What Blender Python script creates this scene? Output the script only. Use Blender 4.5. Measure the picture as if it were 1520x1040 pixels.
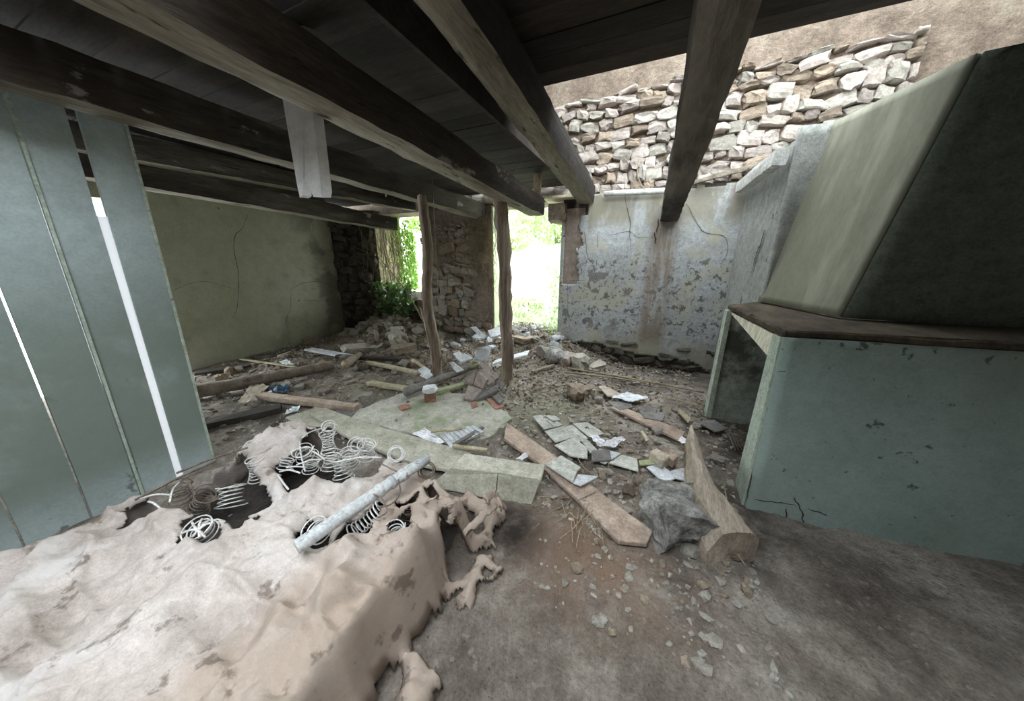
import bpy, bmesh, math, random
import numpy as np
from mathutils import Vector, Matrix, noise

for o in list(bpy.data.objects):
    bpy.data.objects.remove(o)
SC = bpy.context.scene
COL = SC.collection
rnd = random.Random(7)
PI = math.pi

# ------------------------------------------------------------------ camera, world, light, exposure
FPX, CX, CY, EYE = 450.0, 760.0, 520.0, 1.55
PITCH = math.atan(134 / 450.0)
YAW = math.radians(23.9)
cd = bpy.data.cameras.new('camera')
cd.sensor_fit = 'HORIZONTAL'; cd.sensor_width = 36.0; cd.lens = 36.0 * FPX / 1520.0
cd.clip_start = 0.02; cd.clip_end = 200
cam = bpy.data.objects.new('camera', cd); COL.objects.link(cam)
cam.location = (0, 0, EYE); cam.rotation_euler = (PI / 2 - PITCH, 0, YAW)
SC.camera = cam

world = bpy.data.worlds.new('sky'); SC.world = world; world.use_nodes = True
bg = world.node_tree.nodes['Background']
bg.inputs[0].default_value = (0.90, 0.97, 1.0, 1); bg.inputs[1].default_value = 1.0

def portal(name, loc, rot, sx, sy):
    l = bpy.data.lights.new(name, 'AREA'); l.shape = 'RECTANGLE'; l.size = sx; l.size_y = sy
    l.cycles.is_portal = True
    o = bpy.data.objects.new(name, l); COL.objects.link(o); o.location = loc; o.rotation_euler = rot
    return o
portal('added_roof_opening_portal', (-0.3, -0.6, 5.25), (0, 0, 0), 6.0, 4.6)  # roof opening over the viewer is added to bring in sky light
portal('far_roof_portal', (0.9, 4.0, 5.25), (0, 0, 0), 4.2, 3.0)
portal('added_side_opening_portal', (-6.55, 0.9, 1.1), (0, -PI / 2, 0), 2.4, 1.7)  # side opening is added, unseen behind the partition, to bring in daylight
portal('window_portal', (-4.6, 5.75, 1.7), (-PI / 2, 0, 0), 1.3, 1.7)
portal('doorway_portal', (-1.97, 5.75, 1.4), (-PI / 2, 0, 0), 1.4, 2.4)

vs = SC.view_settings
SC.display_settings.display_device = 'sRGB'
vs.view_transform = 'Standard'; vs.look = 'None'; vs.gamma = 1.0; vs.use_curve_mapping = False
vs.exposure = 3.55
SC.cycles.max_bounces = 10; SC.cycles.diffuse_bounces = 7
SC.cycles.use_denoising = True

# ------------------------------------------------------------------ pixel -> place (surveying helpers)
_c, _s = math.cos(PITCH), math.sin(PITCH)
_cy, _sy = math.cos(YAW), math.sin(YAW)
def ray(x, y):
    u = (x - CX) / FPX; v = -(y - CY) / FPX
    f = _c + v * _s; z = -_s + v * _c
    return Vector((u * _cy - f * _sy, u * _sy + f * _cy, z))
O = Vector((0, 0, EYE))
def pz(x, y, z=0.0):
    d = ray(x, y); return O + d * ((z - EYE) / d.z)
def pX(x, y, X): d = ray(x, y); return O + d * (X / d.x)
def pY(x, y, Y): d = ray(x, y); return O + d * (Y / d.y)
def pD(x, y, D): return O + ray(x, y) * D

# ------------------------------------------------------------------ materials
def mat(name, ramp, scale=3.0, detail=8, rough=0.92, bump=0.35, bscale=45, bdist=0.01, stretch=(1, 1, 1),
        spots=(), vary=0.0, world=False, trans=None, metal=0.0, attr=None, spec=0.3, grain=0.38, gscale=16, tmix=0.45):
    m = bpy.data.materials.new(name); m.use_nodes = True
    nt = m.node_tree; N = nt.nodes; L = nt.links
    b = N['Principled BSDF']; b.inputs['Roughness'].default_value = rough
    b.inputs['Metallic'].default_value = metal
    b.inputs['Specular IOR Level'].default_value = spec
    if world:
        co = N.new('ShaderNodeNewGeometry').outputs['Position']
    else:
        tc = N.new('ShaderNodeTexCoord'); oi = N.new('ShaderNodeObjectInfo')
        ad = N.new('ShaderNodeVectorMath'); ad.operation = 'ADD'
        sc = N.new('ShaderNodeMath'); sc.operation = 'MULTIPLY'; sc.inputs[1].default_value = 37.0
        L.new(oi.outputs['Random'], sc.inputs[0]); L.new(tc.outputs['Object'], ad.inputs[0]); L.new(sc.outputs[0], ad.inputs[1])
        co = ad.outputs[0]
    def mapped(st):
        if tuple(st) == (1, 1, 1): return co
        mp = N.new('ShaderNodeVectorMath'); mp.operation = 'MULTIPLY'; mp.inputs[1].default_value = st
        L.new(co, mp.inputs[0]); return mp.outputs[0]
    def nz(s, d, st=(1, 1, 1), r=0.62, dist=0.0):
        n = N.new('ShaderNodeTexNoise'); n.inputs['Scale'].default_value = s; n.inputs['Detail'].default_value = d
        n.inputs['Roughness'].default_value = r; n.inputs['Distortion'].default_value = dist
        L.new(mapped(st), n.inputs['Vector']); return n.outputs[0]
    def mix(f, a, bb, mode='MIX'):
        x = N.new('ShaderNodeMix'); x.data_type = 'RGBA'; x.blend_type = mode
        for s_, v_ in ((x.inputs[0], f), (x.inputs[6], a), (x.inputs[7], bb)):
            if hasattr(v_, 'is_linked'): L.new(v_, s_)
            else: s_.default_value = v_ if not isinstance(v_, tuple) else (*v_[:3], 1)
        return x.outputs[2]
    def step(v, lo, hi):
        r = N.new('ShaderNodeMapRange'); r.interpolation_type = 'SMOOTHSTEP'
        r.inputs[1].default_value = lo; r.inputs[2].default_value = hi; L.new(v, r.inputs[0]); return r.outputs[0]
    def mul(a, bb):
        x = N.new('ShaderNodeMath'); x.operation = 'MULTIPLY'
        for i, v_ in enumerate((a, bb)):
            if hasattr(v_, 'is_linked'): L.new(v_, x.inputs[i])
            else: x.inputs[i].default_value = v_
        return x.outputs[0]
    cr = N.new('ShaderNodeValToRGB'); L.new(nz(scale, detail, stretch), cr.inputs[0])
    e = cr.color_ramp.elements
    while len(e) < len(ramp): e.new(0.5)
    for el, (p, c) in zip(e, ramp): el.position = p; el.color = (*c, 1)
    col = cr.outputs[0]
    if grain:
        gr_ = N.new('ShaderNodeMapRange'); gr_.inputs[1].default_value = 0.72; gr_.inputs[2].default_value = 1.28
        gr_.inputs[3].default_value = 1 - grain; gr_.inputs[4].default_value = 1 + grain
        ma_ = N.new('ShaderNodeMath'); ma_.operation = 'ADD'; L.new(nz(gscale, 5, stretch, 0.7), ma_.inputs[0]); L.new(nz(gscale * 4.5, 4, stretch, 0.7), ma_.inputs[1])
        L.new(ma_.outputs[0], gr_.inputs[0])
        vm = N.new('ShaderNodeVectorMath'); vm.operation = 'SCALE'; L.new(col, vm.inputs[0]); L.new(gr_.outputs[0], vm.inputs[3]); col = vm.outputs[0]
    sep = None
    for sp in spots:
        # dict: scale, lo, hi, color, amount, stretch, box(axis,lo0,lo1,hi1,hi0)
        f = step(nz(sp['scale'], sp.get('detail', 5), sp.get('stretch', (1, 1, 1)), sp.get('r', 0.6), sp.get('dist', 0)), sp['lo'], sp['hi'])
        for (ax, a0, a1, b1, b0) in sp.get('box', ()):
            if sep is None:
                sep = N.new('ShaderNodeSeparateXYZ'); L.new(co, sep.inputs[0])
            f = mul(f, step(sep.outputs[ax], a0, a1)); f = mul(f, step(sep.outputs[ax], b0, b1))
        f = mul(f, sp.get('amount', 1.0))
        col = mix(f, col, sp['color'])
    for (an, c, amt) in (attr or ()):
        at = N.new('ShaderNodeAttribute'); at.attribute_name = an
        f = mul(at.outputs['Fac'], step(nz(5.0, 6), 0.25, 0.62)); f = mul(f, amt)
        col = mix(f, col, c)
    if vary and not world:
        hv = N.new('ShaderNodeHueSaturation')
        r = N.new('ShaderNodeMapRange'); r.inputs[3].default_value = 1 - vary; r.inputs[4].default_value = 1 + vary
        L.new(oi.outputs['Random'], r.inputs[0]); L.new(r.outputs[0], hv.inputs['Value']); L.new(col, hv.inputs['Color'])
        col = hv.outputs[0]
    L.new(col, b.inputs['Base Color'])
    if bump:
        bp = N.new('ShaderNodeBump'); bp.inputs['Strength'].default_value = bump; bp.inputs['Distance'].default_value = bdist
        L.new(nz(bscale, 8, stretch, 0.7), bp.inputs['Height']); L.new(bp.outputs[0], b.inputs['Normal'])
    if trans:
        tr = N.new('ShaderNodeBsdfTranslucent'); tr.inputs[0].default_value = (*trans, 1)
        ms = N.new('ShaderNodeMixShader'); ms.inputs[0].default_value = tmix
        L.new(b.outputs[0], ms.inputs[1]); L.new(tr.outputs[0], ms.inputs[2])
        L.new(ms.outputs[0], N['Material Output'].inputs[0])
    return m

M = {}
M['soil'] = mat('earth', [(0.3, (0.12, 0.098, 0.083)), (0.5, (0.29, 0.25, 0.215)), (0.68, (0.55, 0.50, 0.445))], 2.2, 10, bump=0.9, bscale=38, bdist=0.03, world=True,
    spots=[dict(scale=22, lo=0.58, hi=0.68, color=(0.42, 0.38, 0.33), amount=0.6), dict(scale=60, lo=0.62, hi=0.7, color=(0.08, 0.06, 0.05), amount=0.7)],
    attr=[('moss', (0.27, 0.29, 0.17), 0.75), ('dust', (0.52, 0.50, 0.46), 0.8), ('rust', (0.36, 0.23, 0.155), 0.7), ('damp_shade', (0.035, 0.028, 0.024), 0.95)])  # last mask: damp earth and hearth ash, plus painted shade
M['slab'] = mat('mossy concrete', [(0.3, (0.30, 0.295, 0.235)), (0.5, (0.44, 0.43, 0.37)), (0.7, (0.58, 0.56, 0.51))], 1.7, 10, bump=0.5, bscale=30, world=True,
    spots=[dict(scale=3, lo=0.5, hi=0.65, color=(0.22, 0.29, 0.14), amount=0.6), dict(scale=30, lo=0.6, hi=0.68, color=(0.55, 0.52, 0.48), amount=0.5)])
M['wall_left'] = mat('old plaster left', [(0.3, (0.40, 0.40, 0.29)), (0.55, (0.50, 0.50, 0.39)), (0.75, (0.57, 0.565, 0.46))], 0.9, 8, bump=0.25, bscale=18, world=True, grain=0.13, gscale=9,
    spots=[dict(scale=1.4, lo=0.52, hi=0.7, color=(0.24, 0.24, 0.18), amount=0.6), dict(scale=9, lo=0.66, hi=0.72, color=(0.12, 0.12, 0.09), amount=0.7),
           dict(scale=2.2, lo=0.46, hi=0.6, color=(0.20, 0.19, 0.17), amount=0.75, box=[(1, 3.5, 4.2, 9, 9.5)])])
M['wall_far'] = mat('peeling limewash', [(0.3, (0.30, 0.315, 0.31)), (0.5, (0.36, 0.375, 0.38)), (0.7, (0.42, 0.435, 0.45))], 1.6, 9, bump=0.3, bscale=25, world=True,
    spots=[dict(scale=2.4, lo=0.46, hi=0.62, color=(0.40, 0.385, 0.29), amount=0.7),
           dict(scale=9.5, lo=0.575, hi=0.60, color=(0.115, 0.11, 0.105), amount=0.9, detail=6, box=[(2, 0.2, 0.6, 1.45, 1.8)]),
           dict(scale=3.3, lo=0.60, hi=0.62, color=(0.17, 0.16, 0.15), amount=0.9, detail=8, box=[(2, 0.3, 0.7, 1.3, 1.7)]),
           dict(scale=26, lo=0.59, hi=0.62, color=(0.14, 0.135, 0.13), amount=0.8, box=[(2, 0.3, 0.5, 1.5, 1.7)]),
           dict(scale=6, lo=0.30, hi=0.52, color=(0.20, 0.155, 0.115), amount=0.85, stretch=(1, 1, 0.12), box=[(0, -0.13, 0.02, 0.22, 0.34), (2, 0.1, 0.5, 2.0, 2.3)]),
           dict(scale=2.5, lo=0.48, hi=0.62, color=(0.32, 0.31, 0.22), amount=0.6, box=[(2, -1, 0, 0.25, 0.5)]),
           dict(scale=4, lo=0.35, hi=0.55, color=(0.22, 0.20, 0.15), amount=0.8, stretch=(1, 1, 0.25), box=[(2, 1.9, 2.15, 2.6, 2.7)])])
M['wall_right'] = mat('old plaster right', [(0.3, (0.28, 0.29, 0.27)), (0.7, (0.38, 0.39, 0.375))], 1.5, 8, bump=0.2, bscale=22, world=True,
    spots=[dict(scale=8, lo=0.63, hi=0.68, color=(0.12, 0.12, 0.11), amount=0.85, stretch=(1, 1, 0.6))])
M['hood'] = mat('olive hood plaster', [(0.3, (0.205, 0.205, 0.155)), (0.7, (0.25, 0.25, 0.195))], 1.6, 8, bump=0.15, grain=0.12, bscale=30, world=True, stretch=(1, 1, 0.3),
    spots=[dict(scale=3.5, lo=0.52, hi=0.66, color=(0.52, 0.52, 0.43), amount=0.25, stretch=(1, 1, 0.15))])  # olive base with faint pale upright streaks
M['hood_shade'] = mat('shaded hood plaster', [(0.3, (0.085, 0.10, 0.075)), (0.7, (0.13, 0.145, 0.115))], 1.3, 8, bump=0.15, bscale=30, world=True,  # darker copy of the hood plaster, shade put into the side face
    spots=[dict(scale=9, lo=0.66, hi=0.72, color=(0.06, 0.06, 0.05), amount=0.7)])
M['mint'] = mat('pale mint paint', [(0.3, (0.24, 0.315, 0.29)), (0.55, (0.30, 0.38, 0.355)), (0.75, (0.36, 0.43, 0.41))], 1.6, 8, bump=0.2, bscale=20, world=True, grain=0.14,
    spots=[dict(scale=6.5, lo=0.65, hi=0.69, color=(0.07, 0.08, 0.07), amount=0.85), dict(scale=26, lo=0.66, hi=0.7, color=(0.10, 0.11, 0.10), amount=0.8),
           dict(scale=2.0, lo=0.5, hi=0.7, color=(0.27, 0.31, 0.24), amount=0.5)])
M['mint_edge'] = mat('pale mint edge', [(0.3, (0.40, 0.47, 0.40)), (0.7, (0.52, 0.58, 0.51))], 3, 8, bump=0.2, bscale=24, world=True,
    spots=[dict(scale=12, lo=0.66, hi=0.7, color=(0.14, 0.14, 0.11), amount=0.8)])
M['soot'] = mat('soot', [(0.3, (0.035, 0.03, 0.027)), (0.7, (0.09, 0.075, 0.06))], 4, 8, bump=0.4)
M['firebox'] = mat('firebox plaster', [(0.3, (0.34, 0.39, 0.35)), (0.7, (0.52, 0.56, 0.53))], 2.4, 8, bump=0.3, world=True,
    spots=[dict(scale=3, lo=0.42, hi=0.6, color=(0.05, 0.05, 0.04), amount=0.85, box=[(2, 0.15, 0.55, 1.3, 1.6)])])
M['shelf'] = mat('grimy shelf board', [(0.3, (0.03, 0.024, 0.018)), (0.7, (0.11, 0.085, 0.06))], 6, 8, bump=0.6, bscale=50, stretch=(1, 0.4, 1))
M['cream'] = mat('cream painted timber', [(0.3, (0.74, 0.70, 0.57)), (0.7, (0.86, 0.83, 0.71))], 7, 6, bump=0.3, stretch=(1, 1, 0.3),
    spots=[dict(scale=10, lo=0.6, hi=0.68, color=(0.22, 0.18, 0.12), amount=0.8, stretch=(1, 0.3, 1))])
M['panel'] = mat('blue green painted board', [(0.3, (0.36, 0.43, 0.43)), (0.6, (0.44, 0.52, 0.525)), (0.8, (0.50, 0.57, 0.58))], 1.3, 6, bump=0.12, bscale=20, world=True, grain=0.14,
    spots=[dict(scale=7, lo=0.63, hi=0.69, color=(0.09, 0.11, 0.10), amount=0.75, box=[(2, -1, -0.5, 0.9, 1.4)]),
           dict(scale=1.5, lo=0.2, hi=0.5, color=(0.20, 0.235, 0.205), amount=0.85, box=[(2, 0.0, 0.35, 0.9, 1.75)])])  # lower boards darkened in the colour to imitate light fading downwards
M['white_paint'] = mat('flaking white paint', [(0.3, (0.58, 0.59, 0.56)), (0.6, (0.70, 0.70, 0.68))], 14, 8, bump=0.4, bscale=60,
    spots=[dict(scale=26, lo=0.62, hi=0.68, color=(0.35, 0.33, 0.30), amount=0.6)])
M['beam'] = mat('dark shaded beam', [(0.25, (0.02, 0.016, 0.013)), (0.5, (0.065, 0.053, 0.044)), (0.70, (0.20, 0.175, 0.15))], 2.6, 9, bump=0.9, bscale=30, bdist=0.02, stretch=(1, 0.16, 1),  # darkened in the colour so beam sides look shaded
    spots=[dict(scale=6, lo=0.62, hi=0.68, color=(0.36, 0.33, 0.30), amount=0.75, stretch=(1, 0.5, 1)), dict(scale=18, lo=0.64, hi=0.68, color=(0.02, 0.015, 0.012), amount=0.9, stretch=(1, 0.2, 1))])
M['beam_grey'] = mat('weathered lit underside', [(0.25, (0.11, 0.09, 0.07)), (0.5, (0.27, 0.235, 0.185)), (0.72, (0.45, 0.41, 0.34))], 3.5, 9, bump=0.9, bscale=30, bdist=0.02, stretch=(1, 0.14, 1),
    spots=[dict(scale=10, lo=0.60, hi=0.66, color=(0.04, 0.03, 0.025), amount=0.85, stretch=(1, 0.25, 1))])  # beam undersides paled in the colour for light coming from below
M['beam_shade'] = mat('shaded beam side', [(0.3, (0.012, 0.01, 0.009)), (0.7, (0.05, 0.042, 0.036))], 3, 8, bump=0.8, bscale=30, stretch=(1, 0.2, 1))  # near-black copy so one beam's flank looks shaded
M['beam_char'] = mat('charred beam', [(0.25, (0.03, 0.025, 0.02)), (0.5, (0.07, 0.058, 0.048)), (0.72, (0.17, 0.145, 0.12))], 3.0, 9, bump=0.9, bscale=30, bdist=0.02, stretch=(1, 0.3, 1), world=True,
    spots=[dict(scale=3, lo=0.3, hi=0.6, color=(0.30, 0.265, 0.215), amount=0.8, stretch=(1, 0.2, 1), box=[(1, -2, -1, 3.3, 4.2)])])
M['kerb'] = mat('split pale timber', [(0.25, (0.24, 0.185, 0.14)), (0.5, (0.50, 0.42, 0.34)), (0.75, (0.74, 0.66, 0.55))], 5, 9, bump=0.9, bscale=34, bdist=0.02, stretch=(2, 0.4, 1))
M['fresh_white'] = mat('white gloss board', [(0.3, (0.74, 0.77, 0.78)), (0.7, (0.86, 0.89, 0.90))], 14, 6, bump=0.2, grain=0.1)
M['post'] = mat('bark stripped post', [(0.28, (0.10, 0.072, 0.058)), (0.5, (0.36, 0.285, 0.225)), (0.7, (0.66, 0.56, 0.46))], 5, 9, bump=0.9, bscale=30, bdist=0.02, stretch=(2.2, 2.2, 0.14))
M['log'] = mat('grey brown log', [(0.25, (0.15, 0.115, 0.09)), (0.5, (0.34, 0.28, 0.23)), (0.75, (0.54, 0.47, 0.40))], 5, 9, bump=0.8, bscale=34, bdist=0.02, vary=0.2)
M['cutwood'] = mat('cut wood end', [(0.3, (0.38, 0.29, 0.18)), (0.7, (0.62, 0.52, 0.36))], 12, 5, bump=0.3)
M['plank'] = mat('dusty brown plank', [(0.25, (0.27, 0.20, 0.16)), (0.5, (0.45, 0.355, 0.29)), (0.75, (0.58, 0.49, 0.41))], 3, 9, bump=0.5, bscale=40, stretch=(1, 1, 1), vary=0.12,
    spots=[dict(scale=5, lo=0.6, hi=0.7, color=(0.16, 0.12, 0.10), amount=0.7)])
M['plank_grey'] = mat('grey green board', [(0.25, (0.29, 0.28, 0.215)), (0.5, (0.43, 0.415, 0.345)), (0.75, (0.56, 0.54, 0.47))], 2.2, 8, bump=0.3, bscale=40, vary=0.1,
    spots=[dict(scale=2.4, lo=0.55, hi=0.7, color=(0.21, 0.21, 0.13), amount=0.7)])
M['plank_pale'] = mat('pale yellowish lath', [(0.25, (0.38, 0.33, 0.22)), (0.6, (0.55, 0.50, 0.36))], 6, 6, bump=0.4, vary=0.2)
M['greenwood'] = mat('moss green wood', [(0.3, (0.30, 0.33, 0.19)), (0.7, (0.46, 0.48, 0.31))], 6, 6, bump=0.4)
M['tile_grey'] = mat('grey green tile', [(0.3, (0.42, 0.42, 0.38)), (0.6, (0.53, 0.53, 0.49)), (0.8, (0.62, 0.62, 0.585))], 4, 7, bump=0.25, vary=0.12,
    spots=[dict(scale=14, lo=0.6, hi=0.7, color=(0.22, 0.20, 0.16), amount=0.5)])
M['tile_blue'] = mat('blue grey tile', [(0.3, (0.48, 0.50, 0.54)), (0.7, (0.64, 0.66, 0.70))], 5, 7, bump=0.25, vary=0.1)
M['tile_brown'] = mat('brown grey block', [(0.3, (0.27, 0.23, 0.20)), (0.7, (0.44, 0.385, 0.345))], 5, 7, bump=0.4, vary=0.12)
M['slate'] = mat('dark slate', [(0.3, (0.16, 0.15, 0.14)), (0.7, (0.28, 0.27, 0.26))], 5, 7, bump=0.4, vary=0.1)
M['white'] = mat('white plasterboard scrap', [(0.3, (0.70, 0.74, 0.80)), (0.7, (0.84, 0.87, 0.90))], 5, 6, bump=0.25, vary=0.06)
M['paper'] = mat('crumpled paper', [(0.3, (0.72, 0.72, 0.76)), (0.7, (0.86, 0.86, 0.90))], 9, 5, bump=0.3)
M['print'] = mat('paper with faded print', [(0.3, (0.72, 0.73, 0.78)), (0.7, (0.84, 0.85, 0.90))], 9, 5, bump=0.2,
    spots=[dict(scale=30, lo=0.56, hi=0.6, color=(0.25, 0.26, 0.34), amount=0.7, stretch=(0.3, 2.2, 1))])
M['tan'] = mat('tan cardboard', [(0.3, (0.40, 0.34, 0.27)), (0.7, (0.55, 0.49, 0.41))], 5, 6, bump=0.3, vary=0.1)
M['brick'] = mat('red brick', [(0.3, (0.27, 0.135, 0.10)), (0.7, (0.40, 0.23, 0.18))], 9, 7, bump=0.6, vary=0.2,
    spots=[dict(scale=12, lo=0.6, hi=0.66, color=(0.5, 0.44, 0.38), amount=0.6)])
M['stone'] = mat('limestone', [(0.25, (0.28, 0.255, 0.22)), (0.5, (0.45, 0.42, 0.37)), (0.75, (0.62, 0.59, 0.53))], 5, 9, bump=0.8, bscale=25, bdist=0.02, vary=0.25)
M['stone_brown'] = mat('earthy stone', [(0.25, (0.18, 0.14, 0.105)), (0.5, (0.33, 0.265, 0.205)), (0.75, (0.50, 0.42, 0.33))], 5, 9, bump=0.8, bscale=25, bdist=0.02, vary=0.35)
M['stone_dark'] = mat('dark wall stone', [(0.25, (0.07, 0.06, 0.05)), (0.5, (0.13, 0.115, 0.095)), (0.75, (0.22, 0.20, 0.165))], 5, 9, bump=0.8, bscale=25, bdist=0.02, vary=0.3)  # darkest of the wall stone tones
M['stone_pink'] = mat('pinkish rubble', [(0.25, (0.30, 0.25, 0.22)), (0.5, (0.48, 0.42, 0.38)), (0.75, (0.62, 0.57, 0.53))], 6, 9, bump=0.8, bscale=25, bdist=0.02, vary=0.25)
M['rock'] = mat('grey boulder', [(0.3, (0.14, 0.135, 0.125)), (0.5, (0.42, 0.41, 0.39)), (0.68, (0.74, 0.72, 0.69))], 4, 10, bump=1.0, bscale=16, bdist=0.04)
M['mortar'] = mat('earth mortar', [(0.3, (0.14, 0.108, 0.083)), (0.5, (0.235, 0.185, 0.145)), (0.7, (0.34, 0.285, 0.225))], 3, 9, bump=1.0, bscale=22, bdist=0.03, world=True,
    spots=[dict(scale=3, lo=0.56, hi=0.68, color=(0.27, 0.24, 0.18), amount=0.4)])
M['mortar_dark'] = mat('dark mortar', [(0.3, (0.05, 0.042, 0.035)), (0.7, (0.12, 0.10, 0.08))], 3, 9, bump=1.0, bscale=22, bdist=0.03, world=True)
M['jamb'] = mat('mossy jamb plaster', [(0.3, (0.36, 0.42, 0.26)), (0.7, (0.55, 0.60, 0.42))], 3, 8, bump=0.4, world=True,
    spots=[dict(scale=5, lo=0.55, hi=0.65, color=(0.30, 0.24, 0.17), amount=0.6)])
M['render_brown'] = mat('brown earth render', [(0.3, (0.17, 0.135, 0.11)), (0.7, (0.30, 0.25, 0.21))], 5, 8, bump=0.7, bscale=30)
M['crack'] = mat('crack', [(0.3, (0.04, 0.035, 0.03)), (0.7, (0.08, 0.07, 0.06))], 5, 3, bump=0)
M['burlap'] = mat('dusty burlap', [(0.25, (0.32, 0.27, 0.24)), (0.5, (0.54, 0.475, 0.44)), (0.72, (0.70, 0.645, 0.615))], 2.6, 10, bump=0.6, bscale=120, bdist=0.006, world=True, grain=0.2, gscale=30,
    spots=[dict(scale=3.5, lo=0.55, hi=0.7, color=(0.70, 0.67, 0.67), amount=0.6), dict(scale=2, lo=0.2, hi=0.5, color=(0.40, 0.31, 0.245), amount=0.75, box=[(0, -1.25, -1.05, 2, 3)]), dict(scale=8, lo=0.58, hi=0.66, color=(0.15, 0.115, 0.09), amount=0.75)])
M['burlap_dark'] = mat('shaded rotten padding', [(0.3, (0.02, 0.017, 0.015)), (0.7, (0.10, 0.085, 0.077))], 6, 9, bump=1.0, bscale=50, bdist=0.02, world=True)  # near black, the shade inside the torn holes put into its colour
M['wire'] = mat('dusty steel wire', [(0.3, (0.58, 0.57, 0.56)), (0.7, (0.86, 0.85, 0.85))], 14, 5, rough=0.6, bump=0.1, metal=0.1)
M['wire_dark'] = mat('rusty wire', [(0.3, (0.10, 0.075, 0.06)), (0.7, (0.26, 0.21, 0.18))], 14, 5, rough=0.7, bump=0.1)
M['pipe'] = mat('painted grey tube', [(0.3, (0.46, 0.48, 0.50)), (0.7, (0.66, 0.68, 0.69))], 6, 6, rough=0.55, bump=0.15,
    spots=[dict(scale=22, lo=0.64, hi=0.68, color=(0.12, 0.11, 0.10), amount=0.85)])
M['blue'] = mat('blue plastic', [(0.3, (0.02, 0.07, 0.14)), (0.7, (0.05, 0.15, 0.26))], 9, 4, rough=0.5, bump=0.2)
M['plastic'] = mat('milky plastic film', [(0.3, (0.52, 0.60, 0.64)), (0.7, (0.78, 0.84, 0.88))], 8, 5, rough=0.35, bump=0.3, spec=0.5)
M['leaf_ivy'] = mat('ivy leaf', [(0.3, (0.07, 0.14, 0.08)), (0.7, (0.20, 0.32, 0.17))], 9, 3, rough=0.25, bump=0, trans=(0.16, 0.30, 0.06), spec=1.0)
M['leaf'] = mat('bright leaf', [(0.3, (0.38, 0.48, 0.26)), (0.7, (0.58, 0.68, 0.44))], 9, 3, rough=0.5, bump=0, trans=(0.5, 0.62, 0.34))
M['leaf_jamb'] = mat('green ivy leaf', [(0.3, (0.16, 0.30, 0.06)), (0.7, (0.34, 0.50, 0.15))], 9, 3, rough=0.5, bump=0, trans=(0.34, 0.55, 0.12))  # more saturated green than the other leaves
M['leaf_pale'] = mat('pale leaf', [(0.3, (0.42, 0.54, 0.30)), (0.7, (0.66, 0.76, 0.52))], 6, 3, rough=0.5, bump=0, trans=(0.6, 0.7, 0.48))
M['grass'] = mat('dry pale grass', [(0.3, (0.52, 0.58, 0.40)), (0.7, (0.74, 0.78, 0.64))], 3, 6, bump=0.4, trans=(0.5, 0.56, 0.34))
M['hill'] = mat('grassy bank', [(0.3, (0.50, 0.55, 0.42)), (0.5, (0.66, 0.69, 0.60)), (0.7, (0.78, 0.78, 0.74))], 2.0, 9, bump=0.8, world=True)
M['twig'] = mat('dry twig', [(0.3, (0.14, 0.11, 0.08)), (0.7, (0.34, 0.28, 0.21))], 9, 4, bump=0.3)
M['root'] = mat('dry hanging root', [(0.3, (0.22, 0.18, 0.12)), (0.7, (0.42, 0.36, 0.25))], 9, 4, bump=0.2)
M['litter'] = mat('leaf litter', [(0.3, (0.16, 0.12, 0.09)), (0.5, (0.32, 0.26, 0.2)), (0.7, (0.58, 0.54, 0.48))], 1.0, 2, bump=0, world=True, detail=2) if False else mat('leaf litter', [(0.3, (0.15, 0.11, 0.085)), (0.5, (0.32, 0.27, 0.21)), (0.7, (0.60, 0.56, 0.50))], 23.0, 3, bump=0, world=True)
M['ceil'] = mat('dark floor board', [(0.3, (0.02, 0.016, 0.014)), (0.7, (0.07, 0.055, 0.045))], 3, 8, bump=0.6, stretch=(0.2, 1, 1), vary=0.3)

# ------------------------------------------------------------------ object helpers
def tag(o, label=None, cat=None, group=None, kind=None):
    if label: o['label'] = label
    if cat: o['category'] = cat
    if group: o['group'] = group
    if kind: o['kind'] = kind
    return o
def put(o, loc, parent):
    if parent is not None:
        o.parent = parent
        p = parent.location.copy(); q = parent.parent
        while q is not None: p += q.location; q = q.parent
        o.location = Vector(loc) - p
    else:
        o.location = loc
def mk(name, V, F, m, parent=None, smooth=False, origin='c', mats=None, fm=None):
    """one mesh object from world-space vertices"""
    A = np.array([tuple(v) for v in V], float)
    if origin == 'c': org = A.mean(0); org[2] = A[:, 2].min()
    else: org = np.array(origin, float)
    me = bpy.data.meshes.new(name); me.from_pydata((A - org).tolist(), [], F)
    for mm in (mats or [m]): me.materials.append(mm)
    if fm is not None: me.polygons.foreach_set('material_index', fm)
    if smooth: me.polygons.foreach_set('use_smooth', [True] * len(me.polygons))
    me.update()
    o = bpy.data.objects.new(name, me); COL.objects.link(o); put(o, org, parent)
    return o
def empty(name, loc):
    o = bpy.data.objects.new(name, None); COL.objects.link(o); o.location = loc; return o
def fixn(o):
    bm = bmesh.new(); bm.from_mesh(o.data); bmesh.ops.recalc_face_normals(bm, faces=bm.faces); bm.to_mesh(o.data); bm.free(); return o

def prism(name, foot, z0, z1, m, parent=None, origin=(0, 0, 0), **k):
    """extruded footprint; z1 may be a list (one per corner)"""
    n = len(foot); zt = z1 if isinstance(z1, (list, tuple)) else [z1] * n
    zb = z0 if isinstance(z0, (list, tuple)) else [z0] * n
    V = [(x, y, zb[i]) for i, (x, y) in enumerate(foot)] + [(x, y, zt[i]) for i, (x, y) in enumerate(foot)]
    F = [list(range(n))[::-1], list(range(n, 2 * n))] + [[i, (i + 1) % n, n + (i + 1) % n, n + i] for i in range(n)]
    return fixn(mk(name, V, F, m, parent, origin=origin, **k))
def box(name, x0, x1, y0, y1, z0, z1, m, parent=None, **k):
    return prism(name, [(x0, y0), (x1, y0), (x1, y1), (x0, y1)], z0, z1, m, parent, **k)

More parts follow.
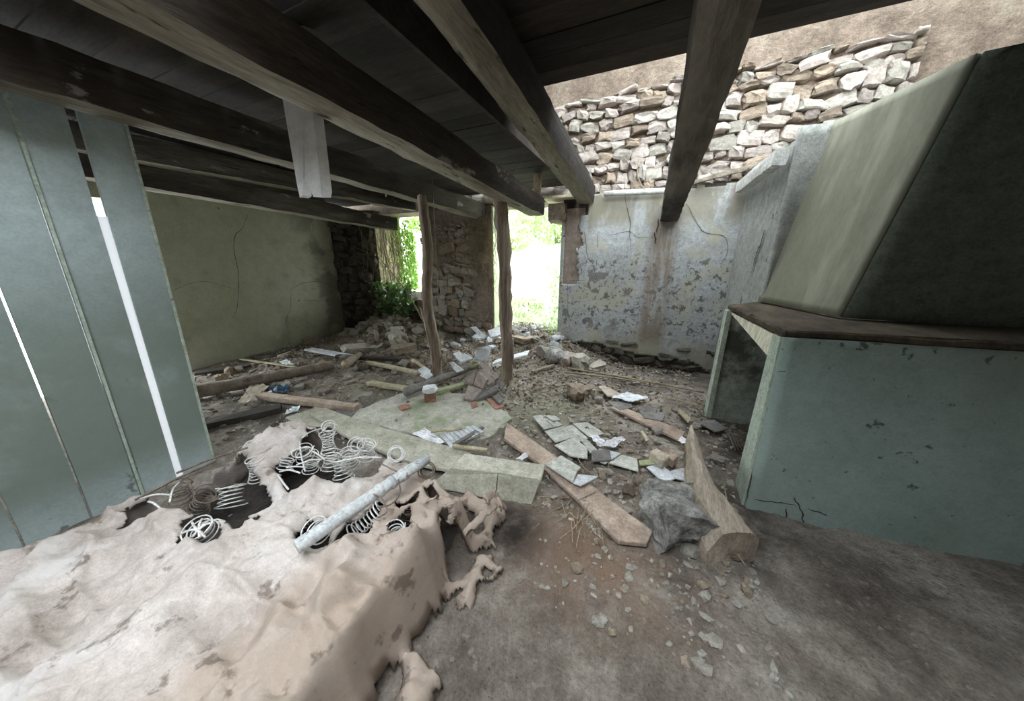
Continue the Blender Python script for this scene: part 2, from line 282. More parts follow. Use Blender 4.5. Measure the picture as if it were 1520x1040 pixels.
def nvec(p, s, a):
    return noise.noise_vector(Vector(p) * s) * a

def sheet(name, top, t, m, parent=None, bev=0.004, rough=0.0, seed=0):
    """flat piece from its top outline (world points), thickness t downwards, edges slightly worn"""
    P = [Vector(p) for p in top]
    if rough:
        Q = []
        for i, p in enumerate(P):
            q = P[(i + 1) % len(P)]; d = (q - p).length; k = max(1, int(d / 0.06))
            for j in range(k):
                w = p.lerp(q, j / k)
                if j: w = w + nvec(w + Vector((seed, 0, 0)), 9, rough)
                Q.append(w)
        P = Q
    n = len(P)
    c = sum(P, Vector()) / n
    nn = Vector()
    for i in range(n): nn += (P[i] - c).cross(P[(i + 1) % n] - c)
    nn.normalize()
    if nn.z < 0: nn = -nn
    if abs(nn.z) < 0.2: dn = -nn * t
    else: dn = Vector((0, 0, -t)) if nn.z > 0.75 else -nn * t
    V = P + [p + dn for p in P]
    F = [list(range(n)), list(range(n, 2 * n))[::-1]] + [[i, n + i, n + (i + 1) % n, (i + 1) % n] for i in range(n)]
    o = fixn(mk(name, V, F, m, parent))
    if bev:
        bm = bmesh.new(); bm.from_mesh(o.data)
        try: bmesh.ops.bevel(bm, geom=list(bm.edges), offset=min(bev, t * 0.3), segments=1, affect='EDGES', clamp_overlap=True)
        except Exception: pass
        bm.to_mesh(o.data); bm.free()
    return o

def beam(name, p0, p1, w, h, m, parent=None, segs=24, wob=0.012, mats=None, up=Vector((0, 0, 1)), broken=0.0, seed=0.0, taper=1.0):
    """rough hewn timber from p0 to p1 (centre line); face indices: bottom = material 1 if mats has two"""
    p0, p1 = Vector(p0), Vector(p1); d = (p1 - p0); L = d.length; d.normalize()
    s = d.cross(up).normalized(); u = s.cross(d).normalized()
    prof = [(-1, -1), (-0.33, -1.0), (0.33, -1.0), (1, -1), (1, -0.33), (1, 0.33), (1, 1), (0.33, 1), (-0.33, 1), (-1, 1), (-1, 0.33), (-1, -0.33)]
    k = len(prof); V = []; F = []; fm = []
    for i in range(segs + 1):
        t = i / segs; sc = 1 + (taper - 1) * t
        for j, (a, b) in enumerate(prof):
            cr = 0.93 if abs(a) == 1 and abs(b) == 1 else 1.0
            q = p0 + d * (L * t) + s * (a * w / 2 * sc * cr) + u * (b * h / 2 * sc * cr)
            q += noise.noise_vector(Vector((q.x * 4 + seed, q.y * 2.2, q.z * 5))) * wob + noise.noise_vector(q * 14 + Vector((seed, 0, 0))) * wob * 0.5
            if broken and i == segs: q += d * (noise.noise(Vector((a * 2.3 + seed, b * 2.1, 1))) * broken)
            V.append(q)
    for i in range(segs):
        for j in range(k):
            F.append([i * k + j, i * k + (j + 1) % k, (i + 1) * k + (j + 1) % k, (i + 1) * k + j]); fm.append(1 if (mats and j < 3) else 0)
    F.append(list(range(k))); F.append(list(range(segs * k, segs * k + k))[::-1]); fm += [0, 0]
    return mk(name, V, F, m, parent, smooth=False, mats=mats, fm=fm if mats else None)

def tube(name, pts, rad, m, parent=None, sides=8, wob=0.0, seed=0.0, smooth=True, caps=True, join=None, mats=None):
    P = [Vector(p) for p in pts]; n = len(P)
    R = rad if isinstance(rad, (list, tuple)) else [rad] * n
    V = []; F = []; fm = []
    prev = None
    for i in range(n):
        d = (P[min(i + 1, n - 1)] - P[max(i - 1, 0)]).normalized()
        a = prev if prev is not None else (Vector((0, 0, 1)) if abs(d.z) < 0.9 else Vector((1, 0, 0)))
        s = (a - d * a.dot(d)).normalized(); prev = s; u = d.cross(s)
        for j in range(sides):
            an = 2 * PI * j / sides
            q = P[i] + (s * math.cos(an) + u * math.sin(an)) * R[i]
            if wob: q += noise.noise_vector(Vector((q.x * 9 + seed, q.y * 9, q.z * 9))) * wob
            V.append(q)
    for i in range(n - 1):
        for j in range(sides):
            F.append([i * sides + j, i * sides + (j + 1) % sides, (i + 1) * sides + (j + 1) % sides, (i + 1) * sides + j]); fm.append(0)
    if caps:
        F.append(list(range(sides))[::-1]); F.append(list(range((n - 1) * sides, n * sides))); fm += [1, 1]
    if join is not None:
        b = len(join[0]); join[0].extend(V); join[1].extend([[b + q for q in f] for f in F]); return None
    return mk(name, V, F, m, parent, smooth=smooth, mats=mats, fm=fm if mats else None)

def spline(pts, n=8):
    P = [Vector(p) for p in pts]; out = []
    for i in range(len(P) - 1):
        a, b, c, d = P[max(i - 1, 0)], P[i], P[i + 1], P[min(i + 2, len(P) - 1)]
        for j in range(n):
            t = j / n
            out.append(0.5 * ((2 * b) + (c - a) * t + (2 * a - 5 * b + 4 * c - d) * t * t + (3 * b - 3 * c + d - a) * t ** 3))
    out.append(P[-1]); return out

# shared rock shapes
def rock_mesh(seed, boxy=0.5, sub=2, amp=0.22):
    bm = bmesh.new(); bmesh.ops.create_cube(bm, size=1.0)
    bmesh.ops.subdivide_edges(bm, edges=list(bm.edges), cuts=sub, use_grid_fill=True)
    for v in bm.verts:
        c = v.co.copy(); sp = c.normalized() * 0.56
        v.co = c.lerp(sp, 1 - boxy) + noise.noise_vector(c * 1.7 + Vector((seed * 7.3, seed, 0))) * amp + noise.noise_vector(c * 4 + Vector((seed, 3, 1))) * amp * 0.3
    me = bpy.data.meshes.new('stone'); bm.to_mesh(me); bm.free(); return me
BLOCK = [rock_mesh(i, 0.72, 2, 0.13) for i in range(10)]
RUB = [rock_mesh(i + 20, 0.38, 2, 0.26) for i in range(10)]
_inst = {}
def inst(name, me, m, loc, rot, scale, parent=None):
    key = (me.name, m.name)
    if key not in _inst:
        c = me.copy(); c.materials.clear(); c.materials.append(m); _inst[key] = c
    o = bpy.data.objects.new(name, _inst[key]); COL.objects.link(o); put(o, loc, parent)
    o.rotation_euler = rot; o.scale = scale
    return o

def stonework(parent, x0, x1, z0, z1, yf, mats, rh=(0.09, 0.2), rw=(0.13, 0.36), depth=0.16, skip=None, gap=0.012, seed=1, proud=0.03):
    """coursed rubble: every stone its own child object"""
    r = random.Random(seed); z = z0; n = 0
    while z < z1 - 0.03:
        h = min(r.uniform(*rh), z1 - z)
        x = x0 + r.uniform(-0.08, 0.0)
        while x < x1 - 0.02:
            w = min(r.uniform(*rw), x1 - x)
            cx, cz = x + w / 2, z + h / 2
            if w > 0.05 and not (skip and skip(cx, cz)):
                hh = h * r.uniform(0.8, 1.05)
                inst('stone', r.choice(BLOCK if r.random() < 0.35 else RUB), r.choice(mats), (cx, yf(cx) + depth / 2 - proud - r.uniform(0, 0.05), cz + r.uniform(-.03, .03)),
                     (r.uniform(-.12, .12), r.uniform(-.28, .28), r.uniform(-.15, .15)), (max(w - gap, 0.04) * 1.08, depth, max(hh - gap, 0.03) * r.uniform(0.95, 1.35)), parent); n += 1
            x += w
        z += h
    return n

# ------------------------------------------------------------------ ground
def sm(a, b, x):
    t = max(0.0, min(1.0, (x - a) / (b - a))); return t * t * (3 - 2 * t)
def gauss(x, y, cx, cy, rx, ry): return math.exp(-(((x - cx) / rx) ** 2 + ((y - cy) / ry) ** 2))
SLAB = [pz(*p, 0.0) for p in ((520, 622), (560, 600), (600, 587), (640, 582), (690, 588), (738, 604), (760, 625), (735, 648), (690, 668), (640, 660), (545, 630))]
def inpoly(x, y, P):
    c = False; n = len(P); j = n - 1
    for i in range(n):
        if (P[i][1] > y) != (P[j][1] > y) and x < (P[j][0] - P[i][0]) * (y - P[i][1]) / (P[j][1] - P[i][1]) + P[i][0]: c = not c
        j = i
    return c
def gh(x, y, fine=True):
    h = 0.0
    h += 0.42 * gauss(x, y, -4.7, 4.85, 0.95, 0.75) + 0.16 * gauss(x, y, -3.9, 3.9, 0.9, 0.5)
    h += 0.40 * gauss(x, y, -2.0, 5.2, 1.0, 0.75) + 0.10 * gauss(x, y, -1.1, 4.6, 0.6, 0.5)
    h += 0.10 * gauss(x, y, -2.4, 3.7, 0.7, 0.35) + 0.05 * gauss(x, y, -4.6, 2.8, 1.0, 0.6)
    h += 0.12 * gauss(x, y, -0.25, 1.35, 0.22, 0.16) + 0.06 * gauss(x, y, 0.35, 3.0, 0.6, 0.5)
    h += 0.07 * gauss(x, y, -0.55, 3.5, 0.35, 0.25)
    h -= 0.10 * gauss(x, y, 0.1, 4.85, 0.95, 0.2)
    if y > 5.4: h += (y - 5.4) * 0.02
    if fine:
        v = Vector((x, y, 0))
        h += noise.fractal(v * 2.3, 0.9, 2.1, 4) * 0.022 + noise.fractal(v * 11, 0.7, 2.0, 4) * 0.013
    return h
def gp(px, py, dz=0.0):
    """where the sight line through a pixel meets the ground (plus dz)"""
    z = 0.05
    for _ in range(7):
        p = pz(px, py, z); z = gh(p.x, p.y, False) + dz
    return pz(px, py, z)

xs = np.concatenate([np.arange(-6.4, -3.2, 0.04), np.arange(-3.2, 1.4, 0.022), np.arange(1.4, 3.4, 0.08)])
ys = np.concatenate([np.arange(-2.8, 0.6, 0.06), np.arange(0.6, 4.0, 0.022), np.arange(4.0, 5.9, 0.035)])
nx, ny = len(xs), len(ys)
V = []; moss = []; dust = []; rust = []; damp_shade = []
for y in ys:
    for x in xs:
        z = gh(x, y)
        V.append((x, y, z))
        moss.append(min(1, 1.1 * gauss(x, y, -0.95, 2.9, 0.55, 0.4) + 0.8 * gauss(x, y, -4.2, 3.5, 0.7, 0.4) + 0.7 * gauss(x, y, -2.9, 2.6, 0.5, 0.35)))
        dust.append(min(1, 0.9 * gauss(x, y, -5.0, 4.3, 0.6, 0.3) + 0.9 * gauss(x, y, -1.9, 4.2, 0.6, 0.7) + 0.6 * gauss(x, y, -1.3, 3.4, 0.5, 0.4) + 0.5 * gauss(x, y, -4.9, 2.1, 0.8, 0.3)))
        damp_shade.append(min(1, 1.5 * gauss(x, y, 0.15, 4.78, 0.95, 0.3) + 1.3 * gauss(x, y, 1.15, 2.75, 0.42, 0.4) + 1.2 * gauss(x, y, 0.68, 1.9, 0.2, 0.35) + 0.9 * gauss(x, y, -5.7, 3.0, 0.35, 1.2) + 1.15 * gauss(x, y, -2.95, 1.5, 0.6, 0.3) + 1.2 * gauss(x, y, -0.62, 1.3, 0.28, 0.25)))  # damp wall foot and hearth ash, plus shade painted by mattress and kerb
        rust.append(min(1, 1.2 * gauss(x, y, -0.2, 1.3, 0.5, 0.3) + 0.35 * gauss(x, y, 0.0, 1.9, 0.5, 0.4)))
F = [(j * nx + i, j * nx + i + 1, (j + 1) * nx + i + 1, (j + 1) * nx + i) for j in range(ny - 1) for i in range(nx - 1)]
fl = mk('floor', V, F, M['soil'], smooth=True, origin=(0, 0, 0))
for nm, dat in (('moss', moss), ('dust', dust), ('rust', rust), ('damp_shade', damp_shade)):
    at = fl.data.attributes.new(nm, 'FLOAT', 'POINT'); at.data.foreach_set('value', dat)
tag(fl, 'brown earth floor strewn with dust and fine rubble', kind='structure')

# ------------------------------------------------------------------ walls
wl = prism('wall_left', [(-6.0, 1.72), (-6.0, 4.5), (-6.5, 4.5), (-6.5, 1.72)], -0.3, 5.2, M['wall_left'])
prism('wall_stretch', [(-6.0, -2.8), (-6.0, 0.1), (-6.5, 0.1), (-6.5, -2.8)], -0.3, 5.2, M['wall_left'], wl)
prism('added_opening_lintel', [(-6.0, 0.1), (-6.0, 1.72), (-6.5, 1.72), (-6.5, 0.1)], 2.25, 5.2, M['wall_left'], wl)  # wall left open below: an added, unseen opening for daylight
tag(wl, 'olive grey plastered wall with long cracks on the dark side', kind='structure')
def ribbon(pts, w, off, parent, m=None, name='crack'):
    """crack: a thin sunken looking dark line lying on the wall, tapering and jagged"""
    P = spline(pts, 5); n = len(P); Vv = []; Fv = []
    for i, p in enumerate(P):
        d = (P[min(i + 1, n - 1)] - P[max(i - 1, 0)]).normalized()
        s = d.cross(off).normalized(); t = i / (n - 1)
        ww = w * (0.35 + 0.65 * math.sin(PI * min(1, t * 0.9 + 0.1))) * (0.7 + 0.6 * rnd.random())
        j = s * rnd.uniform(-w, w) * 0.7
        Vv += [p + off * 0.003 + j - s * ww / 2, p + off * 0.003 + j + s * ww / 2]
    for i in range(n - 1): Fv.append([2 * i, 2 * i + 1, 2 * i + 3, 2 * i + 2])
    return mk(name, Vv, Fv, m or M['crack'], parent)
XO = Vector((1, 0, 0)); YO = Vector((0, -1, 0))
for pl, w in (([(367, 318), (360, 338), (348, 351), (348, 378), (353, 400), (354, 425), (352, 455), (346, 470)], 0.013),
              ([(258, 430), (285, 420), (310, 418), (350, 430)], 0.008),
              ([(430, 430), (450, 420), (475, 418), (500, 427)], 0.010), ([(432, 430), (431, 455), (425, 475), (430, 500)], 0.009),
              ([(440, 396), (455, 405), (476, 418)], 0.007), ([(452, 447), (475, 445), (500, 446)], 0.010), ([(455, 380), (470, 392), (500, 388)], 0.006),
              ([(440, 470), (460, 480), (478, 492)], 0.006)):
    ribbon([pX(x, y, -5.997) for x, y in pl], w * 0.55, XO, wl)

wf = prism('wall_far', [(-1.34, 4.97), (1.5, 4.97), (1.5, 5.55), (-1.34, 5.55)], -0.3, [2.46, 2.5, 2.5, 2.46], M['mortar_dark'])
tag(wf, 'far wall of the room, stone behind peeling limewash', kind='structure')
# limewashed plaster skin, ragged bottom, top and door-side edges
def skin():
    cols = 110; rows = 90; x0, x1, z0, z1 = -1.335, 1.02, 0.0, 2.47
    keep = {}
    def ok(x, z):
        j = noise.fractal(Vector((x * 3, z * 3, 2)), 0.8, 2, 4) * 0.07
        if z < 0.30 - 0.12 * (x + 1.2) + j * 0.8 - (0.05 if x < -1.0 else 0): return False
        if z > 2.46 + j * 0.4: return False
        # bare brown patch beside the door
        if x < -1.05 + j * 1.2 and x > -1.29 + j * 0.3 and 1.18 < z: return False
        if x < -0.95 + j and z > 2.2 + j: return False
        return True
    Vs = []; Fs = []; idx = {}
    def vi(i, k):
        if (i, k) not in idx:
            x = x0 + (x1 - x0) * i / cols; z = z0 + (z1 - z0) * k / rows
            b = noise.fractal(Vector((x * 1.6, z * 1.6, 5)), 0.9, 2, 3) * 0.012
            idx[(i, k)] = len(Vs); Vs.append((x, 4.94 + b, z))
        return idx[(i, k)]
    for i in range(cols):
        for k in range(rows):
            x = x0 + (x1 - x0) * (i + .5) / cols; z = z0 + (z1 - z0) * (k + .5) / rows
            if ok(x, z): Fs.append([vi(i, k), vi(i + 1, k), vi(i + 1, k + 1), vi(i, k + 1)])
    o = mk('plaster', Vs, Fs, M['wall_far'], wf, smooth=True, origin=(0, 0, 0))
    md = o.modifiers.new('thick', 'SOLIDIFY'); md.thickness = 0.03; md.offset = -1
    return o
skin()
rp = box('render_patch', -1.30, -1.0, 4.955, 5.0, 1.15, 2.3, M['render_brown'], wf)
for pl, w in (([(927, 268), (929, 300), (936, 330), (935, 345), (936, 372)], 0.012), ([(905, 350), (922, 345), (935, 344), (948, 352), (972, 352)], 0.009),
              ([(1018, 300), (1032, 325), (1046, 345), (1072, 350), (1080, 365), (1077, 388)], 0.012), ([(868, 345), (872, 380), (880, 392), (885, 412)], 0.014),
              ([(845, 416), (868, 417)], 0.012), ([(888, 345), (886, 380), (885, 398)], 0.010), ([(843, 420), (843, 455), (846, 490)], 0.009),
              ([(970, 345), (974, 362)], 0.03), ([(978, 325), (973, 345)], 0.03)):
    ribbon([pY(x, y, 4.935) for x, y in pl], w * 0.6, YO, wf)
# dark stones under the ragged plaster
stonework(wf, -1.3, 1.0, -0.02, 0.3, lambda x: 4.97, [M['stone_dark']], (0.09, 0.15), (0.14, 0.3), seed=4, proud=0.0)
# upper storey of the far wall: rubble above and behind the beam ends
up = prism('upper_wall', [(-6.5, 5.08), (3.3, 5.08), (3.3, 5.6), (-6.5, 5.6)], 2.44, 5.2, M['mortar'], wf)
stonework(up, -1.75, 2.2, 2.47, 3.7, lambda x: 5.08, [M['stone_pink'], M['stone_pink'], M['stone_brown'], M['stone']], (0.09, 0.16), (0.12, 0.28), seed=5, proud=0.06)
stonework(up, -4.1, -1.75, 2.47, 2.9, lambda x: 5.08, [M['stone_brown'], M['stone']], (0.1, 0.18), (0.15, 0.35), seed=15, proud=0.04)
lp = sheet('lintel_board', [pY(x, y, Y) for x, y, Y in ((806, 291, 4.72), (851, 288, 4.72), (862, 296, 5.3), (815, 300, 5.3))], 0.035, M['plank_pale'], wf)
ls = inst('stone', BLOCK[2], M['stone_brown'], pY(833, 318, 5.1), (0, 0.03, 0), (0.27, 0.5, 0.27), wf)
# pier between window and door
pr = prism('pier', [(-4.05, 5.0), (-2.6, 5.0), (-2.6, 5.55), (-4.05, 5.55)], -0.3, 2.44, M['mortar'], wf)
stonework(pr, -4.05, -2.62, 0.05, 1.5, lambda x: 5.0, [M['stone_brown'], M['stone'], M['stone']], (0.07, 0.17), (0.10, 0.32), seed=8,
          skip=lambda x, z: x > -3.0 and 0.35 < z < 1.5)
stonework(pr, -4.05, -2.75, 1.92, 2.16, lambda x: 4.98, [M['stone_pink'], M['stone'], M['stone_pink']], (0.05, 0.09), (0.06, 0.14), seed=9)
stonework(pr, -4.05, -2.65, 1.5, 1.92, lambda x: 5.0, [M['stone_brown']], (0.14, 0.24), (0.25, 0.5), seed=10, proud=0.01)
sheet('render_patch', [pY(x, y, 4.985) for x, y in ((699, 398), (724, 392), (726, 470), (712, 488), (698, 470), (702, 430))], 0.04, M['render_brown'], pr, rough=0.03)
sheet('render_patch', [pY(x, y, 4.985) for x, y in ((636, 370), (648, 372), (656, 392), (650, 402), (636, 396))], 0.04, M['stone_brown'], pr, rough=0.03)
jb = prism('door_jamb', [(-2.6, 5.02), (-2.585, 5.02), (-2.585, 5.55), (-2.6, 5.55)], 0.0, 2.42, M['jamb'], wf)
jr = prism('door_jamb', [(-1.36, 4.99), (-1.335, 4.97), (-1.335, 5.54), (-1.355, 5.54)], 0.0, 2.2, M['jamb'], wf)
M['jamb_earth'] = mat('yellowish earth jamb', [(0.3, (0.22, 0.19, 0.11)), (0.7, (0.46, 0.41, 0.26))], 6, 8, bump=0.7, bscale=30, world=True)
prism('window_jamb', [(-5.215, 4.88), (-5.19, 4.88), (-5.19, 5.58), (-5.215, 5.58)], 0.6, 2.42, M['jamb_earth'], wf)
# sill and dark left stretch
sl = prism('window_sill', [(-5.2, 4.98), (-4.05, 4.98), (-4.05, 5.55), (-5.2, 5.55)], -0.3, [0.72, 0.8, 0.9, 0.85], M['mortar_dark'], wf)
stonework(sl, -5.2, -4.05, 0.3, 0.8, lambda x: 4.98, [M['stone_dark'], M['stone_brown']], (0.1, 0.18), (0.15, 0.35), seed=11)
YL = lambda x: 4.5 + (x + 6.0) * 0.5
lw = prism('left_stretch', [(-6.3, 4.4), (-5.2, 4.9), (-5.2, 5.6), (-6.3, 5.6)], -0.3, 2.5, M['mortar_dark'], wf)
stonework(lw, -6.0, -5.22, 0.1, 2.3, YL, [M['stone_dark']], (0.1, 0.2), (0.14, 0.36), seed=12, proud=0.02)

# right wall, chimney stack wall and the shell behind the camera
wr = prism('wall_right', [(0.96, 5.0), (0.99, 3.6), (3.3, 3.6), (3.3, 5.0)], -0.3, 2.52, M['wall_right'])
tag(wr, 'short grey plaster wall between the far wall and the chimney', kind='structure')
for pl, w in (([(1136, 340), (1128, 365), (1121, 385), (1116, 405)], 0.03), ([(1124, 372), (1120, 392)], 0.02)):
    ribbon([pX(x, y, 0.972) for x, y in pl], w, -XO, wr)
w2 = prism('wall_side', [(3.0, 3.6), (3.0, -2.8), (3.3, -2.8), (3.3, 3.6)], -0.3, 5.2, M['mortar']); tag(w2, 'side wall of the room beyond the chimney', kind='structure')
w3 = prism('wall_back', [(-6.5, -2.8), (3.3, -2.8), (3.3, -3.1), (-6.5, -3.1)], -0.3, 5.2, M['mortar']); tag(w3, 'plain plastered wall at the back of the room', kind='structure')
w4 = prism('wall_side', [(3.0, 5.6), (3.0, 3.6), (3.3, 3.6), (3.3, 5.6)], 2.5, 5.2, M['mortar']); tag(w4, 'upper side wall above the chimney', kind='structure')
# roof of the storey above, unseen, with an opening added over the viewer for sky light
rf = empty('roof', (0, 0, 5.2)); tag(rf, 'unseen old roof of the storey above, partly fallen in, with an opening added for light', kind='structure')
box('unseen_roof_deck', -6.5, 3.3, 1.7, 2.5, 5.2, 5.3, M['ceil'], rf)
box('unseen_roof_deck', -6.5, -1.2, 2.5, 5.6, 5.2, 5.3, M['ceil'], rf)
box('unseen_roof_deck', -6.5, -3.3, -3.1, 1.7, 5.2, 5.3, M['ceil'], rf)
# ceiling boards (underside of the upper floor)
ce = empty('ceiling', (0, 0, 2.5)); tag(ce, 'dark board ceiling resting on the beams', kind='structure')
def boards(x0, x1, y0, y1, z):
    y = y0
    while y < y1 - 0.02:
        w = min(rnd.uniform(0.17, 0.24), y1 - y)
        box('plank', x0, x1, y, y + w - 0.006, z + rnd.uniform(0, .006), z + 0.03, M['ceil'], ce, origin=((x0 + x1) / 2, y, z)); y += w
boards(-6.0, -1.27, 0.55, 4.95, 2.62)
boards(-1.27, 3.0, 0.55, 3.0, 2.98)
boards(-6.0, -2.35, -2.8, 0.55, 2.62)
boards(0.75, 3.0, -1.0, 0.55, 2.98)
boards(-2.35, 3.0, -2.8, -1.0, 2.98)  # gap left over the viewer is an added shaft for sky light
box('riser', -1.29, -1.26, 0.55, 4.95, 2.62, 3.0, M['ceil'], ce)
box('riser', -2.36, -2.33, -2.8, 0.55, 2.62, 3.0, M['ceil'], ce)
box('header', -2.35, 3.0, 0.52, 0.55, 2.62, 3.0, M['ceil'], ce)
# ------------------------------------------------------------------ beams
def joist(label, far, near, Yf, Y0, w, h, top, end=None, broken=0.0, seed=0, mats=None, smin=-0.06):
    """far/near: two sightings of the lower right arris; the joist runs along the depth of the room"""
    a = pY(*far, Yf); b = pX(*near, a.x); end = end or Yf
    sl = (a.z - b.z) / (a.y - b.y); sl = max(smin, min(0.03, sl))
    at = lambda yy: Vector((a.x - w / 2, yy, a.z + h / 2 + sl * (yy - Yf)))
    p1 = at(end); p0 = at(Y0); p0.z = min(p0.z, top - h / 2 - 0.01)
    o = beam('ceiling_beam', p0, p1, w, h, M['beam'], mats=mats or [M['beam'], M['beam_grey']], segs=60, wob=0.016, broken=broken, seed=seed)
    tag(o, label, 'beam', 'ceiling beams'); return o
joist('dark ceiling beam closest to the olive left wall', (591, 343), (400, 304), 4.75, -2.7, 0.19, 0.23, 2.62, seed=1)
joist('dark ceiling beam running into the wall above the ivy window', (618, 313), (481, 288), 5.0, -2.7, 0.18, 0.21, 2.62, seed=2)
joist('ceiling beam held up by the forked crooked prop', (701, 318), (481, 243), 4.55, -2.7, 0.19, 0.24, 2.62, end=5.0, broken=0.05, seed=3)
joist('ceiling beam on the straight prop, its broken end free before the doorway', (808, 321), (665, 243), 4.3, -2.7, 0.21, 0.23, 2.62, broken=0.04, seed=4)
joist('thick ceiling beam bearing on the wall beside the doorway', (884, 306), (846, 243), 5.1, 0.4, 0.22, 0.26, 2.98, seed=5, smin=-0.12, mats=[M['beam_shade'], M['beam_grey']])
joist('rotten ceiling beam ending in the dark hole of the limewashed wall', (1007, 330), (1036, 255), 5.05, 0.4, 0.23, 0.26, 2.98, seed=6, smin=-0.12, mats=[M['beam'], M['beam_char']])
# ------------------------------------------------------------------ outdoors
hx = np.arange(-11, 5.01, 0.25); hy = np.concatenate([np.arange(5.6, 9, 0.12), np.arange(9, 24, 0.4)])
def hh(x, y):
    return 0.12 + 0.0 + max(0, y - 6.0) * 0.20 + max(0, y - 9) * 0.16 + noise.fractal(Vector((x * .7, y * .7, 3)), 0.9, 2, 4) * 0.14
V = [(x, y, hh(x, y)) for y in hy for x in hx]; nx = len(hx)
F = [(j * nx + i, j * nx + i + 1, (j + 1) * nx + i + 1, (j + 1) * nx + i) for j in range(len(hy) - 1) for i in range(nx - 1)]
hl = mk('hillside', V, F, M['hill'], smooth=True, origin=(0, 0, 0)); tag(hl, 'bright grassy bank outside the doorway', kind='structure')

def leaves(name, pts, size, m, parent=None, seed=0, droop=0.4, kind=None, up=None):
    """many small folded leaves as one mesh; pts are positions"""
    r = np.random.RandomState(seed); n = len(pts); P = np.array([tuple(p) for p in pts], float)
    s = size * r.uniform(0.6, 1.3, n)
    d = r.normal(size=(n, 3)); d[:, 2] -= droop; d /= np.linalg.norm(d, axis=1)[:, None]
    q = np.cross(d, r.normal(size=(n, 3))); q /= np.linalg.norm(q, axis=1)[:, None] + 1e-9
    nn = np.cross(d, q)
    A = P; B = P + d * (s * .5)[:, None] + q * (s * .42)[:, None] + nn * (s * .12)[:, None]
    C = P + d * s[:, None]; D = P + d * (s * .5)[:, None] - q * (s * .42)[:, None] + nn * (s * .12)[:, None]
    V = np.stack([A, B, C, D], 1).reshape(-1, 3)
    F = []
    for i in range(n): F += [(4 * i, 4 * i + 1, 4 * i + 2), (4 * i, 4 * i + 2, 4 * i + 3)]
    o = mk(name, V, F, m, parent)
    if kind: o['kind'] = kind
    return o
def shrub(label, c, r, h, n, size, m, seed, group=None):
    g = np.random.RandomState(seed)
    e = empty('shrub', c); tag(e, label, 'shrub', group)
    pts = []
    for _ in range(n):
        v = g.normal(size=3); v /= np.linalg.norm(v); k = g.uniform(0.35, 1.0) ** 0.5
        k *= 1 + 0.35 * noise.noise(Vector(v) * 2.2 + Vector((seed, 0, 0)))
        pts.append((c[0] + v[0] * r * k, c[1] + v[1] * r * k, c[2] + h * 0.5 + v[2] * h * 0.5 * k))
    leaves('foliage', pts, size, m, e, seed)
    J = ([], [])
    for i in range(9):
        a = pts[int(g.randint(n))]
        b = Vector((c[0] + g.uniform(-.1, .1), c[1] + g.uniform(-.1, .1), c[2] - 0.05))
        tube('', spline([b, b.lerp(Vector(a), 0.5) + Vector(g.normal(size=3) * 0.06), a], 4), 0.014, None, sides=5, join=J, caps=False)
    mk('branches', J[0], J[1], M['twig'], e, smooth=True)
    return e
shrub('leafy bush just outside the right side of the doorway', (-1.75, 7.2, hh(-1.75, 7.2) - .05), 0.55, 1.5, 1500, 0.085, M['leaf_pale'], 1)
shrub('low bush at the foot of the doorway opening', (-2.6, 6.6, hh(-2.6, 6.6)), 0.5, 0.5, 900, 0.07, M['leaf'], 2)
for i, (x, yv, r, h, mm) in enumerate(((-5.8, 12.0, 1.5, 3.2, 'leaf'), (-3.8, 13.2, 1.5, 3.4, 'leaf'), (-2.3, 12.6, 1.3, 3.0, 'leaf_pale'), (-8.2, 11.6, 1.6, 3.2, 'leaf_pale'), (-7.0, 14.6, 1.8, 4.2, 'leaf'), (-0.8, 13.4, 1.4, 3.0, 'leaf'))):
    shrub('%s bush of the row along the top of the bank outside' % ('first', 'third', 'fifth', 'second', 'tallest rearmost', 'last pale')[i], (x, yv, hh(x, yv) - 0.1), r, h, 2600, 0.17, M[mm], 30 + i, 'bushes on the bank outside')
# grass blades on the bank
g = np.random.RandomState(5)
Vg = []; Fg = []
for i in range(9000):
    x = g.uniform(-8.5, 0.5); yv = 5.7 + 6.5 * g.uniform() ** 1.5; z = hh(x, yv); a = g.uniform(0, 6.28); l = g.uniform(0.10, 0.28); t = g.normal(size=2) * 0.09; w = 0.008
    b = len(Vg); Vg += [(x - w * math.cos(a), yv - w * math.sin(a), z - .02), (x + w * math.cos(a), yv + w * math.sin(a), z - .02), (x + t[0], yv + t[1], z + l)]; Fg.append((b, b + 1, b + 2))
tag(mk('grass', Vg, Fg, M['grass'], origin=(0, 0, 0)), 'pale grass growing on the bank outside', kind='stuff')

